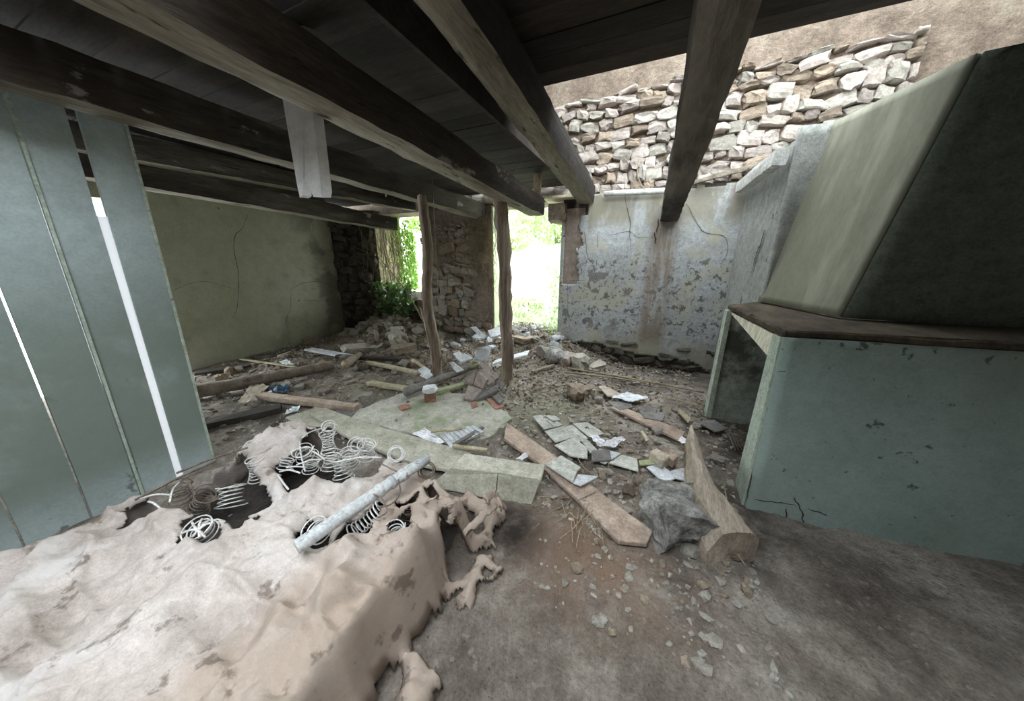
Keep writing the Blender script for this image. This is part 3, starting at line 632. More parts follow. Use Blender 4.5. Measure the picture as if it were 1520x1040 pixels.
# ------------------------------------------------------------------ fireplace
fp = empty('fireplace', (0.75, 2.3, 0)); tag(fp, 'mint painted corner fireplace with sloping plaster hood and dark shelf', 'fireplace')
H0 = Vector((1.0, 3.62, 1.17)); H1 = Vector((1.25, 2.84, 1.17)); H2 = Vector((3.0, 2.62, 1.17))
T0 = pX(1215, 243, 1.17); 
nB = (H1 - H0).cross(T0 - H0).normalized()
def onpl(px, py, p, n):
    d = ray(px, py); return O + d * ((p - O).dot(n) / d.dot(n))
T1 = onpl(1345, 290, H0, nB)
def ext(a, b, z): return a + (b - a) * ((z - a.z) / (b.z - a.z))
T0 = ext(H0, T0, 2.6); T1 = ext(H1, T1, 2.6); T2 = H2 + Vector((0, T1.y - H1.y, 1.43))
W0 = Vector((0.985, 3.62, 2.6))
def quadgrid(name, a, b, c, d, m, parent, nu=20, nv=24, amp=0.006):
    Vq = []; Fq = []
    n = (b - a).cross(d - a).normalized()
    for j in range(nv + 1):
        for i in range(nu + 1):
            u, v = i / nu, j / nv
            p = (a * (1 - u) + b * u) * (1 - v) + (d * (1 - u) + c * u) * v
            p = p + n * noise.fractal(p * 1.8, 0.9, 2, 4) * amp * (1 if 0 < i < nu and 0 < j < nv else 0)
            Vq.append(p)
    for j in range(nv):
        for i in range(nu): Fq.append([j * (nu + 1) + i, j * (nu + 1) + i + 1, (j + 1) * (nu + 1) + i + 1, (j + 1) * (nu + 1) + i])
    o = mk(name, Vq, Fq, m, parent, smooth=True, origin=(0, 0, 0))
    md = o.modifiers.new('thick', 'SOLIDIFY'); md.thickness = 0.05; md.offset = 0
    return o
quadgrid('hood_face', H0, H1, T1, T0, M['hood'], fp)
quadgrid('hood_side', H1, H2, T2, T1, M['hood_shade'], fp)
o = quadgrid('hood_cheek', Vector((0.985, 3.6, 1.17)), H0, T0, W0, M['wall_right'], fp, 4, 20)
# shelf slab
zs = 1.155
A = Vector((0.70, 3.42, zs)); B = Vector((0.755, 2.24, zs)); Cc = Vector((3.0, 2.24, zs + 0.05))
sheet('mantel_shelf', [A, B, Cc, Vector((3.0, 2.9, zs + .05)), Vector((1.25, 3.05, zs)), Vector((1.05, 3.75, zs))], 0.045, M['shelf'], fp, bev=0.01, rough=0.012)
# wedge lintel under the shelf, facing the room
Vw = [(0.715, 3.34, zs - .06), (0.755, 2.30, zs - .05), (0.75, 2.32, zs - .20), (0.715, 3.30, zs - .075), (0.90, 3.34, zs - .06), (0.93, 2.30, zs - .05), (0.92, 2.32, zs - .2), (0.90, 3.30, zs - .075)]
fixn(mk('lintel', Vw, [[0, 1, 2, 3], [4, 5, 6, 7], [0, 1, 5, 4], [1, 2, 6, 5], [2, 3, 7, 6], [3, 0, 4, 7]], M['cream'], fp))
# front jamb: narrow paler edge towards the hearth, wide face towards the viewer
Vj = []
def wallface(name, a, b, c, d, m, amp=0.01, nu=40, nv=36):
    return quadgrid(name, Vector(a), Vector(b), Vector(c), Vector(d), m, fp, nu, nv, amp)
wallface('front_face', (0.745, 2.10, -0.1), (3.0, 2.30, -0.1), (3.0, 2.30, zs), (0.76, 2.24, zs - .04), M['mint'])
fixn(mk('front_jamb', [(0.73, 2.11, -.1), (0.73, 2.31, -.1), (1.75, 2.36, -.1), (1.75, 2.2, -.1), (0.75, 2.245, zs - .045), (0.745, 2.36, zs - .045), (1.75, 2.4, zs - .045), (1.75, 2.3, zs - .045)],
    [[0, 1, 2, 3], [4, 5, 6, 7], [0, 1, 5, 4], [1, 2, 6, 5], [2, 3, 7, 6], [3, 0, 4, 7]], M['mint_edge'], fp))
fixn(mk('back_jamb', [(0.685, 3.30, -.1), (0.69, 3.46, -.1), (1.8, 3.55, -.1), (1.8, 3.38, -.1), (0.69, 3.33, zs - .045), (0.695, 3.46, zs - .045), (1.8, 3.55, zs - .045), (1.8, 3.42, zs - .045)],
    [[0, 1, 2, 3], [4, 5, 6, 7], [0, 1, 5, 4], [1, 2, 6, 5], [2, 3, 7, 6], [3, 0, 4, 7]], M['firebox'], fp))
fixn(mk('jamb_edge', [(0.678, 3.29, -.1), (0.682, 3.46, -.1), (0.72, 3.46, -.1), (0.72, 3.29, -.1), (0.682, 3.32, zs - .05), (0.687, 3.46, zs - .05), (0.72, 3.46, zs - .05), (0.72, 3.32, zs - .05)],
    [[0, 1, 2, 3], [4, 5, 6, 7], [0, 1, 5, 4], [1, 2, 6, 5], [2, 3, 7, 6], [3, 0, 4, 7]], M['mint_edge'], fp))
box('firebox_back', 1.6, 1.75, 2.3, 3.5, -0.1, zs - 0.05, M['soot'], fp)
cov = box('firebox_top', 0.95, 1.7, 2.3, 3.5, zs - .09, zs - .05, M['soot'], fp)
for pl, w in (([(1152, 549), (1190, 553), (1250, 561)], 0.006), ([(1262, 508), (1253, 535), (1248, 561)], 0.012), ([(1117, 737), (1150, 741), (1180, 746)], 0.007),
              ([(1174, 735), (1185, 750), (1188, 775), (1182, 797)], 0.010), ([(1195, 750), (1225, 760), (1262, 766)], 0.009), ([(1163, 750), (1164, 775)], 0.010),
              ([(1295, 722), (1308, 742), (1312, 770)], 0.014), ([(1210, 705), (1260, 712), (1280, 718)], 0.006), ([(1328, 607), (1340, 622), (1356, 625)], 0.009),
              ([(1113, 700), (1105, 740)], 0.008)):
    def face(x, y):
        a = Vector((0.745, 2.10, -.1)); n = Vector((0.2 / 2.255, -1, 0)).normalized(); n = (Vector((3.0, 2.30, -.1)) - a).cross(Vector((0.76, 2.24, zs)) - a).normalized()
        return onpl(x, y, a, n)
    ribbon([face(*q) for q in pl], w * 0.8, Vector((0.09, -0.99, 0.05)) * 9, fp)
# grate in the hearth
gr = empty('hearth_grate', gp(1092, 655)); tag(gr, 'rusty iron grate lying inside the fireplace hearth', 'grate')
for i in range(7):
    a = gp(1080 + i * 5, 640 + i * 3, .05); b = gp(1092 + i * 5, 668 - i * 0, .05)
    tube('bar', [a, b], 0.006, M['wire_dark'], gr, sides=5)
tube('frame', [gp(1080, 642, .04), gp(1112, 662, .04)], 0.007, M['wire_dark'], gr, sides=5)

# ------------------------------------------------------------------ board partition on the left
pp = empty('board_partition', (-3.05, 0.5, 0)); tag(pp, 'tall blue-green painted board partition with a bright gap, beside the mattress', 'partition')
def vboard(name, y0, y1, m, x=-3.03, t=0.03, z1=2.49, lean=0.085, parent=pp, z0=0.0):
    Vb = [(x, y0, z0), (x, y1, z0), (x - t, y1, z0), (x - t, y0, z0)]
    Vb += [(vx + 0.02, vy + lean * (z1 - z0) / 2.3, z1) for vx, vy, _ in Vb]
    o = fixn(mk(name, Vb, [[0, 1, 2, 3], [4, 5, 6, 7], [0, 1, 5, 4], [1, 2, 6, 5], [2, 3, 7, 6], [3, 0, 4, 7]], m, parent)); return o
vboard('board', 0.755, 0.935, M['panel'])
vboard('edge_trim', 0.925, 0.94, M['mint_edge'], x=-3.026, t=0.035)
vboard('board', 0.545, 0.715, M['panel'], x=-3.035)
vboard('board', 0.33, 0.53, M['panel'], x=-3.025)
vboard('board', 0.10, 0.32, M['panel'], x=-3.035)
vboard('board', -0.35, 0.09, M['panel'], x=-3.03)
M['film'] = mat('white film', [(0.3, (0.80, 0.80, 0.82)), (0.7, (0.9, 0.9, 0.92))], 30, 4, bump=0.2, trans=(0.95, 0.95, 0.97), tmix=0.85, grain=0.1)  # added translucent strip, glows from behind as daylight through the gap
gs = vboard('added_gap_strip', 0.716, 0.754, M['film'], x=-3.045, t=0.003, z1=1.8); gs['label'] = 'added translucent white strip, backlit to pass for daylight in the gap'
vboard('batten', 0.535, 0.548, M['mint_edge'], x=-3.02, t=0.03)

# ------------------------------------------------------------------ props
def post(name, label, pxs, Y, rads):
    P = [pY(x, y, Y) for x, y in pxs]
    P[-1].z = gh(P[-1].x, P[-1].y) - 0.03
    P = spline(P, 6); n = len(P)
    R = [np.interp(i / (n - 1), np.linspace(0, 1, len(rads)), rads) for i in range(n)]
    Pj = []
    for i, p in enumerate(P): Pj.append(p)
    return Pj, [float(r) for r in R]
P, R = post('', '', [(626, 290), (631, 330), (635, 380), (633, 430), (637, 470), (646, 510), (650, 558)], 3.19, [0.055, 0.058, 0.062, 0.062, 0.07, 0.066, 0.062])
e = empty('timber_prop', P[-1]); tag(e, 'crooked forked timber prop under a beam, bending near the floor', 'post')
tube('trunk', P, R, M['post'], e, sides=14, wob=0.016, seed=2)
fk = [pY(633, 440, 3.14), pY(641, 470, 3.1), pY(649, 500, 3.12), pY(654, 520, 3.15), pY(655, 556, 3.17)]
fk[-1].z = gh(fk[-1].x, fk[-1].y) - .02
tube('limb', spline([pY(626, 455, 3.16), pY(634, 488, 3.14), pY(641, 520, 3.15), pY(645, 550, 3.17)], 5), [0.024] * 16, M['post'], e, sides=8, wob=0.008)
P, R = post('', '', [(742, 293), (745, 330), (749, 370), (750, 420), (751, 480), (753, 530), (751, 570)], 3.36, [0.075, 0.082, 0.078, 0.074, 0.078, 0.08, 0.07])
o = tube('timber_prop', P, R, M['post'], sides=16, wob=0.02, seed=5); tag(o, 'stout straight bark-stripped timber prop standing before the doorway', 'post')

# small timbers up at the ceiling
def splintered():
    D = 1.6
    out = [(436, 232), (480, 232), (480, 284), (478, 292), (465, 292), (462, 284), (458, 270), (452, 258), (450, 268), (449, 290), (445, 293), (441, 275)]
    P = [pD(x, y, D) for x, y in out]
    back = [p + Vector((0.02, 0.035, 0)) for p in P]; n = len(P)
    top = [0, 1]
    for i in top:
        for Q in (P, back): Q[i] = Q[i] + Vector((0, 0, 2.62 - Q[i].z))
    V = P + back
    F = [list(range(n)), list(range(n, 2 * n))[::-1]] + [[i, n + i, n + (i + 1) % n, (i + 1) % n] for i in range(n)]
    return mk('hanging_board', V, F, M['fresh_white'])
o = fixn(splintered()); tag(o, 'white painted board with a splintered end hanging from the ceiling', 'board')
a = pY(797, 290, 4.2); o = tube('upright_pole', [a - Vector((0, 0, .02)), a + Vector((0.01, 0, 1.0))], [0.055, 0.05], M['cutwood'], sides=12, wob=0.006)
tag(o, 'pale round pole standing upright on the broken beam end', 'pole')
o = beam('wall_plate', pY(1100, 277, 4.85), pX(1160, 232, pY(1100, 277, 4.85).x + 0.02), 0.1, 0.13, M['white_paint'], segs=16, wob=0.01); tag(o, 'white painted timber along the top of the chimney-side wall', 'beam')
a, b = pY(897, 287, 4.86), pY(987, 283, 4.86); o = tube('ledge_rod', [a, a.lerp(b, .5), b], 0.035, M['white_paint'], sides=10, wob=0.012); tag(o, 'pale dusty pole lying along the top of the limewashed wall', 'pole')
a, b = pY(1030, 270, 4.9), pY(1118, 246, 4.9); o = beam('charred_timber', a, b, 0.07, 0.05, M['beam_grey'], segs=14, wob=0.015); tag(o, 'weathered thin timber lying on the wall top beside the rotten beam', 'timber')
o = tube('rope', spline([pY(493, 273, 3.3), pY(560, 270, 3.3), pY(610, 286, 3.3), pY(640, 300, 3.25)], 6), 0.006, M['white_paint'], sides=5) if False else None
def hang(label, pts, Y, r=0.005, m='root', name='hanging_root', cat='root'):
    o = tube(name, spline([pY(x, y, Y) for x, y in pts], 6), r, M[m], sides=5, wob=0.002); tag(o, label, cat); return o
hang('long thin stem hanging past the crooked prop to the floor', [(642, 254), (645, 330), (649, 400), (652, 470), (655, 530)], 3.5)
hang('thin wire slanting up from the head of the straight prop', [(744, 291), (757, 270), (770, 243), (784, 215)], 3.3, 0.004, 'wire_dark', 'hanging_wire', 'wire')
hang('white cord stretched along the beam to the crooked prop', [(530, 274), (572, 276), (600, 284), (622, 291)], 3.4, 0.008, 'white_paint', 'cord', 'cord')
hang('short pale splinter hanging below the cord', [(573, 277), (573, 292)], 3.42, 0.010, 'cutwood', 'splinter', 'splinter')
hang('curled wire hanging in front of the rubble above the limewashed wall', [(948, 238), (946, 255), (950, 270), (957, 282)], 4.8, 0.006, 'root', 'hanging_wire', 'wire')
# fine roots down the pier (uncountable)
J = ([], []); r2 = random.Random(3)
for i in range(150):
    x = r2.uniform(-3.95, -2.55); 
    if r2.random() < 0.5: x = r2.uniform(-3.0, -2.5)
    z0 = r2.uniform(2.0, 2.44); l = r2.uniform(0.2, 1.3); yv = r2.uniform(4.86, 4.95)
    pts = [Vector((x + r2.uniform(-.05, .05) * k, yv - 0.01 * k, z0 - l * k / 4)) for k in range(5)]
    tube('', pts, 0.0035, None, sides=3, join=J, caps=False)
tag(mk('dry_roots', J[0], J[1], M['root']), 'dry thread-like roots hanging down the stone pier', kind='stuff')
J = ([], [])
for i in range(70):
    x = r2.uniform(-5.4, -4.3); z0 = r2.uniform(1.9, 2.4); l = r2.uniform(0.3, 1.5); yv = r2.uniform(4.6, 5.1)
    pts = [Vector((x + r2.uniform(-.06, .06) * k, yv + r2.uniform(-.03, .03) * k, z0 - l * k / 4)) for k in range(5)]
    tube('', pts, 0.004, None, sides=3, join=J, caps=False)
tag(mk('dry_roots', J[0], J[1], M['root']), 'tangled dry stems hanging across the ivy window', kind='stuff')

# ivy on the window jamb and over the sill
iv = empty('ivy', (-5.15, 5.2, 0.8)); tag(iv, 'bright green ivy hanging down the left side of the window opening', 'ivy')
g = np.random.RandomState(11); pts = []
for i in range(1700):
    z = g.uniform(0.9, 2.45); yv = 5.95 - abs(g.normal()) * 0.28; yv = max(yv, 5.05); x = -5.18 + abs(g.normal()) * 0.045 + (0.12 if z > 2.2 else 0) * g.uniform(0, 2.5)
    pts.append((x, yv, z))
leaves('leaves', pts, 0.07, M['leaf_jamb'], iv, 11, 0.8)
J = ([], [])
for i in range(10):
    yv = g.uniform(5.0, 5.7); tube('', spline([(-5.17 + g.uniform(0, .05), yv + g.uniform(-.1, .1), 0.8 + k * 0.42) for k in range(5)], 4), 0.008, None, sides=5, join=J, caps=False)
mk('stems', J[0], J[1], M['twig'], iv, smooth=True)
iv2 = empty('ivy', (-4.8, 4.75, 0.5)); tag(iv2, 'dark glossy ivy spilling over the window sill onto the rubble heap', 'ivy')
pts = []
for i in range(620):
    x = g.uniform(-5.25, -4.35); z = g.uniform(0.45, 1.15); yv = 4.92 - abs(g.normal()) * 0.12 - 0.25 * max(0, 0.9 - z)
    if noise.noise(Vector((x * 4, z * 4, 1))) > -0.15: pts.append((x, yv, z))
leaves('leaves', pts, 0.10, M['leaf_ivy'], iv2, 12, 0.5)
J = ([], [])
for i in range(14):
    x = g.uniform(-5.2, -4.4); tube('', spline([(x + g.uniform(-.1, .1), 4.85 + g.uniform(-.1, .05), 0.4 + k * 0.2) for k in range(4)], 4), 0.007, None, sides=5, join=J, caps=False)
mk('stems', J[0], J[1], M['twig'], iv2, smooth=True)
iv3 = empty('ivy', (-1.4, 5.3, 0.3)); tag(iv3, 'trailing ivy and weeds at the right foot of the doorway', 'ivy')
pts = [(-1.42 - abs(g.normal()) * 0.1 , g.uniform(4.95, 5.9), g.uniform(0.25, 1.5) * g.uniform(0.3, 1)) for i in range(420)] + [(g.uniform(-2.55, -1.4), g.uniform(5.5, 6.1), g.uniform(0.25, 0.6)) for i in range(500)]
leaves('leaves', pts, 0.06, M['leaf_pale'], iv3, 13, 0.3)
o = tube('fallen_branch', spline([gp(662, 540, .25), pY(625, 470, 4.4), pY(598, 425, 4.7), pY(560, 380, 4.8)], 6), [0.02 - 0.0008 * i for i in range(19)], M['twig'], sides=6, wob=0.006); tag(o, 'thin bare branch leaning up from the floor towards the ivy window', 'branch')

# ------------------------------------------------------------------ mattress
mt = empty('mattress', (-1.5, 0.5, 0.0)); tag(mt, 'rotted burlap mattress torn open with its springs showing', 'mattress')
MZ = 0.32
def poly(pxs, z=MZ): return [pz(x, y, z) for x, y in pxs]
holes = [poly(p) for p in (
    [(200, 742), (222, 722), (262, 702), (300, 688), (345, 668), (366, 672), (368, 692), (384, 708), (396, 722), (402, 738), (372, 752), (345, 770), (300, 768), (272, 758), (240, 762), (214, 764)],
    [(407, 692), (424, 678), (447, 662), (462, 640), (480, 634), (512, 645), (545, 655), (575, 672), (560, 692), (532, 702), (500, 712), (468, 708), (440, 728), (422, 722), (418, 704)],
    [(262, 800), (272, 776), (292, 764), (315, 768), (324, 782), (322, 804)],
    [(438, 806), (444, 776), (456, 764), (484, 762), (492, 776), (486, 806)],
    [(586, 764), (598, 754), (618, 750), (622, 760), (602, 768)],
    [(576, 796), (582, 776), (606, 772), (616, 792), (604, 812)],
    [(500, 800), (520, 776), (560, 742), (580, 745), (560, 770), (545, 800)],
    [(628, 700), (640, 690), (640, 704), (630, 708)],
    [(652, 772), (664, 760), (690, 757), (708, 754), (704, 768), (688, 784), (672, 796), (658, 792)],
    [(622, 742), (640, 734), (655, 742), (648, 750)],
    [(168, 775), (184, 748), (206, 740), (215, 758), (196, 772)],
    [(330, 768), (350, 758), (378, 756), (384, 766), (356, 778)],
    [(470, 668), (476, 660), (484, 662), (480, 672)])]
def pip_np(X, Y, P):
    c = np.zeros(X.shape, bool); n = len(P); j = n - 1
    for i in range(n):
        xi, yi, xj, yj = P[i][0], P[i][1], P[j][0], P[j][1]
        if yi != yj:
            c ^= ((yi > Y) != (yj > Y)) & (X < (xj - xi) * (Y - yi) / (yj - yi) + xi)
        j = i
    return c
def mh(x, y):
    """cover height: sagging quilted sheet, raised lumpy roll at the right, skirt at the rim"""
    h = MZ + noise.fractal(Vector((x * 3.1, y * 3.1, 7)), 0.9, 2, 4) * 0.05
    h += abs(noise.noise(Vector((x * 4.2 + y * 2.5, y * 2.0 - x * 1.2, 1)))) * 0.06 - 0.02
    rr = sm(-1.25, -0.95, x)
    h += rr * (0.05 + 0.07 * noise.noise(Vector((x * 5.5 - y * 3, y * 4, 3))) + 0.05 * noise.noise(Vector((x * 11, y * 9, 3))))
    h += 0.05 * gauss(x, y, -2.3, 1.15, 0.35, 0.18)
    n1 = 1 - abs(noise.noise(Vector((x * 3.4 + 2 * noise.noise(Vector((x * 2, y * 2, 5))), y * 5.2, 11)))) * 2.2
    h += max(0, n1) ** 3 * 0.035 * (1 + 0.3 * rr)
    h += noise.fractal(Vector((x * 16, y * 16, 3)), 0.7, 2, 4) * (0.011 + 0.006 * rr)
    # rim fall
    ex = max(-2.42 - x, x - (-0.80), 0); ey = max(y - ((1.24 - 0.13 * sm(-1.3, -1.0, x)) + 0.05 * noise.noise(Vector((x * 3, 0, 0)))), 0)
    e_ = math.hypot(ex, ey)
    h -= 0.34 * sm(0.0, 0.10, e_)
    return h
nu, nv = 190, 170
X0, X1, Y0, Y1 = -2.62, -0.42, -0.45, 1.46
gxs = np.linspace(X0, X1, nu + 1); gys = np.linspace(Y0, Y1, nv + 1)
V = []
for yv in gys:
    for x in gxs:
        V.append((x + noise.noise(Vector((x * 6, yv * 6, 0))) * 0.015, yv + noise.noise(Vector((x * 6, yv * 6, 9))) * 0.015, mh(x, yv)))
VA = np.array(V)
hole = np.zeros(len(VA), bool); jx = np.array([noise.noise(Vector((v[0] * 14, v[1] * 14, 4))) for v in V]) * 0.025
for P in holes: hole |= pip_np(VA[:, 0] + jx, VA[:, 1] + jx, P)
# ragged outer edge
for k, v in enumerate(V):
    if v[2] < 0.05 + 0.03 * noise.noise(Vector((v[0] * 9, v[1] * 9, 2))): hole[k] = True
# sag next to holes
hz = hole.reshape(nv + 1, nu + 1).astype(float)
bl = hz.copy()
for _ in range(5):
    b2 = bl.copy(); b2[1:-1, 1:-1] = (bl[1:-1, 1:-1] + bl[:-2, 1:-1] + bl[2:, 1:-1] + bl[1:-1, :-2] + bl[1:-1, 2:]) / 5; bl = b2
VA[:, 2] -= bl.ravel() * 0.05
F = []
for j in range(nv):
    for i in range(nu):
        q = (j * (nu + 1) + i, j * (nu + 1) + i + 1, (j + 1) * (nu + 1) + i + 1, (j + 1) * (nu + 1) + i)
        if sum(hole[a] for a in q) < 2: F.append(q)
# drop loose islands left by the tearing
par = list(range(len(VA)))
def fnd(a):
    while par[a] != a: par[a] = par[par[a]]; a = par[a]
    return a
for q in F:
    for a in q[1:]: par[fnd(a)] = fnd(q[0])
from collections import Counter
big = Counter(fnd(q[0]) for q in F).most_common(1)[0][0]
F = [q for q in F if fnd(q[0]) == big]
cv = mk('burlap_cover', VA, F, M['burlap'], mt, smooth=True, origin=(0, 0, 0))
md = cv.modifiers.new('thick', 'SOLIDIFY'); md.thickness = 0.012; md.offset = -1
# shaded rotten padding underneath
nu2, nv2 = 60, 50; V = []; F = []
for j in range(nv2 + 1):
    for i in range(nu2 + 1):
        x = -2.46 + 1.62 * i / nu2; yv = -0.4 + 1.58 * j / nv2
        V.append((x, yv, 0.04 + noise.fractal(Vector((x * 5, yv * 5, 1)), 0.8, 2, 4) * 0.05 + 0.10 * gauss(x, yv, -1.75, 1.0, 0.35, 0.22)))
for j in range(nv2):
    for i in range(nu2): F.append([j * (nu2 + 1) + i, j * (nu2 + 1) + i + 1, (j + 1) * (nu2 + 1) + i + 1, (j + 1) * (nu2 + 1) + i])
mk('padding', V, F, M['burlap_dark'], mt, smooth=True, origin=(0, 0, 0))
def coil(c, axis, r, h, turns, wr=0.0034, cone=0.35, m='wire', name='spring'):
    c = Vector(c); ax = Vector(axis).normalized(); s = ax.orthogonal().normalized(); u = ax.cross(s)
    n = int(turns * 16); pts = []
    for i in range(n + 1):
        t = i / n; a = t * turns * 2 * PI
        rr = r * (1 - cone * math.sin(PI * t))
        pts.append(c + ax * (h * (t - 0.5)) + (s * math.cos(a) + u * math.sin(a)) * rr)
    return tube(name, pts, wr, M[m], mt, sides=5)
def stick(a, b, r=0.005, m='wire', z0=MZ + .04, z1=MZ + .03, name='spring_wire'):
    A, B = pz(*a, z0), pz(*b, z1); mid = A.lerp(B, .5) + Vector((rnd.uniform(-.01, .01), rnd.uniform(-.01, .01), 0.012))
    return tube(name, spline([A, mid, B], 4), r, M[m], mt, sides=6)
for (x, yv, z, ax, r, h, t, mm) in (
    (380, 697, 0.27, (0.1, 0.05, 1), 0.050, 0.17, 8, 'wire'), (343, 736, 0.26, (-0.5, 0.45, 0.8), 0.075, 0.12, 5.5, 'wire'), (300, 744, 0.22, (0.6, 0.2, 0.7), 0.065, 0.2, 7, 'wire_dark'),
    (452, 672, 0.33, (0.2, -0.3, 1), 0.070, 0.10, 4, 'wire'), (487, 656, 0.28, (0.1, 0, 1), 0.055, 0.17, 7, 'wire'), (489, 634, 0.36, (0.4, -0.3, 0.7), 0.055, 0.08, 4, 'wire'),
    (493, 682, 0.30, (0, 0.2, 1), 0.070, 0.13, 6, 'wire'), (520, 680, 0.30, (0.2, 0, 1), 0.065, 0.14, 6, 'wire'), (508, 694, 0.27, (-0.2, 0.2, 1), 0.065, 0.14, 6, 'wire'), (545, 668, 0.32, (0.3, -0.1, 1), 0.065, 0.14, 6, 'wire'),
    (530, 660, 0.34, (0.4, -0.5, 0.7), 0.060, 0.08, 4, 'wire'), (462, 690, 0.28, (0.2, 0.1, 1), 0.055, 0.10, 5, 'wire'), (425, 688, 0.30, (0.1, 0.5, 1), 0.050, 0.08, 4, 'wire'),
    (588, 674, 0.38, (0.5, -0.4, 0.6), 0.055, 0.09, 5, 'wire'), (634, 697, 0.40, (0.5, -0.6, 0.5), 0.050, 0.06, 4, 'wire_dark'), (300, 786, 0.32, (0.2, -0.4, 1), 0.065, 0.09, 5, 'wire'),
    (472, 786, 0.33, (0.1, -0.5, 1), 0.065, 0.09, 4, 'wire'), (545, 773, 0.33, (0.45, 0.5, 0.45), 0.050, 0.19, 9, 'wire'), (588, 792, 0.31, (0.1, -0.3, 1), 0.055, 0.12, 5, 'wire'), (606, 762, 0.26, (0.2, 0, 1), 0.045, 0.1, 5, 'wire_dark'),
    (268, 730, 0.2, (0.2, 0.1, 1), 0.06, 0.15, 6, 'wire_dark')):
    coil(pz(x, yv, z), ax, r, h, t, m=mm)
for a, b in (((445, 655), (453, 699)), ((415, 700), (446, 702)), ((412, 704), (428, 726)), ((500, 686), (566, 679)), ((430, 672), (460, 664)), ((460, 668), (482, 682)), ((440, 690), (478, 682)),
             ((448, 650), (476, 636)), ((425, 694), (452, 693)), ((480, 640), (492, 632)), ((290, 790), (318, 776)), ((268, 792), (300, 790)), ((285, 775), (305, 797)), ((300, 770), (296, 797)), ((310, 772), (286, 796))):
    stick(a, b, 0.0052)
for a, b in (((208, 740), (258, 735)), ((220, 744), (240, 756)), ((252, 745), (268, 714)), ((268, 714), (300, 700)), ((282, 715), (290, 734)), ((268, 714), (284, 726)), ((350, 680), (358, 664))):
    stick(a, b, 0.005, 'wire_dark' if a[0] > 266 else 'wire')
# edge rail of the old bed base along the mattress
for a, b in (((200, 742), (320, 684)), ((262, 702), (368, 664))):
    stick(a, b, 0.007, 'wire_dark', 0.34, 0.36, 'edge_wire')
# dangling torn strips at the right end
for k, (p, w) in enumerate((([(640, 738), (646, 756), (648, 776), (645, 800)], 0.05), ([(668, 745), (672, 760), (668, 775)], 0.045), ([(744, 742), (728, 752), (712, 770), (690, 792)], 0.05), ([(720, 742), (730, 736), (742, 742), (745, 756)], 0.035))):
    P = spline([pz(x, yv, (0.42, 0.36, 0.30, 0.24)[i]) for i, (x, yv) in enumerate(p)], 6); V = []; F = []
    for i, q in enumerate(P):
        d = (P[min(i + 1, len(P) - 1)] - P[max(i - 1, 0)]).normalized(); s = d.cross(ray(700, 760)).normalized()
        for c_ in range(5):
            u = c_ / 4 - .5
            wi = w * (1.5 - 0.9 * i / len(P)) * (0.75 + 0.5 * noise.noise(Vector((i * 0.9, k, u)))); V.append(q + s * wi * u + Vector((rnd.uniform(-.004, .004), rnd.uniform(-.004, .004), 0.012 * noise.noise(Vector((u * 5, i * .7, k))))))
    for i in range(len(P) - 1):
        for c_ in range(4): F.append([i * 5 + c_, i * 5 + c_ + 1, (i + 1) * 5 + c_ + 1, (i + 1) * 5 + c_])
    o = mk('torn_strip', V, F, M['burlap'], mt, smooth=True); md = o.modifiers.new('thick', 'SOLIDIFY'); md.thickness = 0.012
# tube lying across the mattress
A_, B_ = pz(440, 812, 0.42), pz(634, 680, 0.46)
tb = tube('bed_tube', [A_.lerp(B_, t) for t in (0, .2, .4, .6, .8, 1)], 0.030, M['pipe'], sides=16); tag(tb, 'scuffed pale grey metal tube lying across the mattress', 'tube')
for t in (0.56, 0.66, 0.76):
    q = A_.lerp(B_, t); d = (B_ - A_).normalized(); tube('band', [q - d * 0.012, q + d * 0.012], 0.034, M['white_paint'] if t < 0.6 else M['pipe'], tb, sides=16)
for k, pp_ in enumerate(([(566, 688), (590, 700), (608, 707)], [(588, 702), (594, 730), (580, 748), (560, 752)], [(548, 730), (566, 740), (574, 758), (560, 768)])):
    o = tube('loose_wire', spline([pz(x, yv, 0.46) for x, yv in pp_], 6), 0.004, M['wire_dark'], sides=5)
    tag(o, ('short dark wire lying across the grey tube', 'thin dark wire looping from the grey tube', 'thin wire loop above the big slanted spring')[k], 'wire')

# ------------------------------------------------------------------ boards, tiles, stones on the floor
def S(name, label, cat, pts, t, m, z=None, group=None, rough=0.006, dz=0.03, bev=0.004):
    P = []
    for q in pts:
        if len(q) == 3: P.append(pz(*q))
        else: P.append(gp(q[0], q[1], dz) if z is None else pz(q[0], q[1], z))
    o = sheet(name, P, t, M[m], rough=rough, seed=len(label), bev=bev)
    tag(o, label, cat, group); return o
tag(sheet('concrete_slab', [Vector((p.x, p.y, 0.032)) for p in SLAB], 0.12, M['slab'], rough=0.04), 'mossy grey concrete slab set in the earth in the middle', 'slab')
S('long_board', 'long grey-green board stretching from the mattress corner towards the doorway', 'board', [(458, 612), (482, 604), (545, 627), (620, 648), (700, 672), (668, 698), (600, 682), (520, 650)], 0.03, 'plank_grey', z=0.085)
o = S('broken_panel', 'wide grey-brown folded panel lying on the floor below the pile of laths', 'board', [(690, 672, .17), (809, 689, .17), (803, 712, .155), (740, 701, .155), (668, 694, .155)], 0.03, 'plank_grey')
fr = sheet('front_panel', [pz(668, 694.5, .15), pz(740, 701.5, .15), pz(803, 712.5, .15), pz(789, 749, .01), pz(715, 738, .01), pz(636, 722, .01)], 0.025, M['plank_grey'], o, rough=0.004)
ribbon([pz(740, 702, 0.155), pz(735, 739, 0.02)], 0.006, Vector((0, -0.7, 0.7)), o, name='seam')
S('long_plank', 'long brown plank running to the lower edge near the boulder', 'plank', [(748, 650, .07), (752, 626, .07), (826, 677, .075), (890, 728, .07), (969, 788, .06), (960, 806, .06), (918, 802, .06), (808, 692, .07)], 0.03, 'plank')
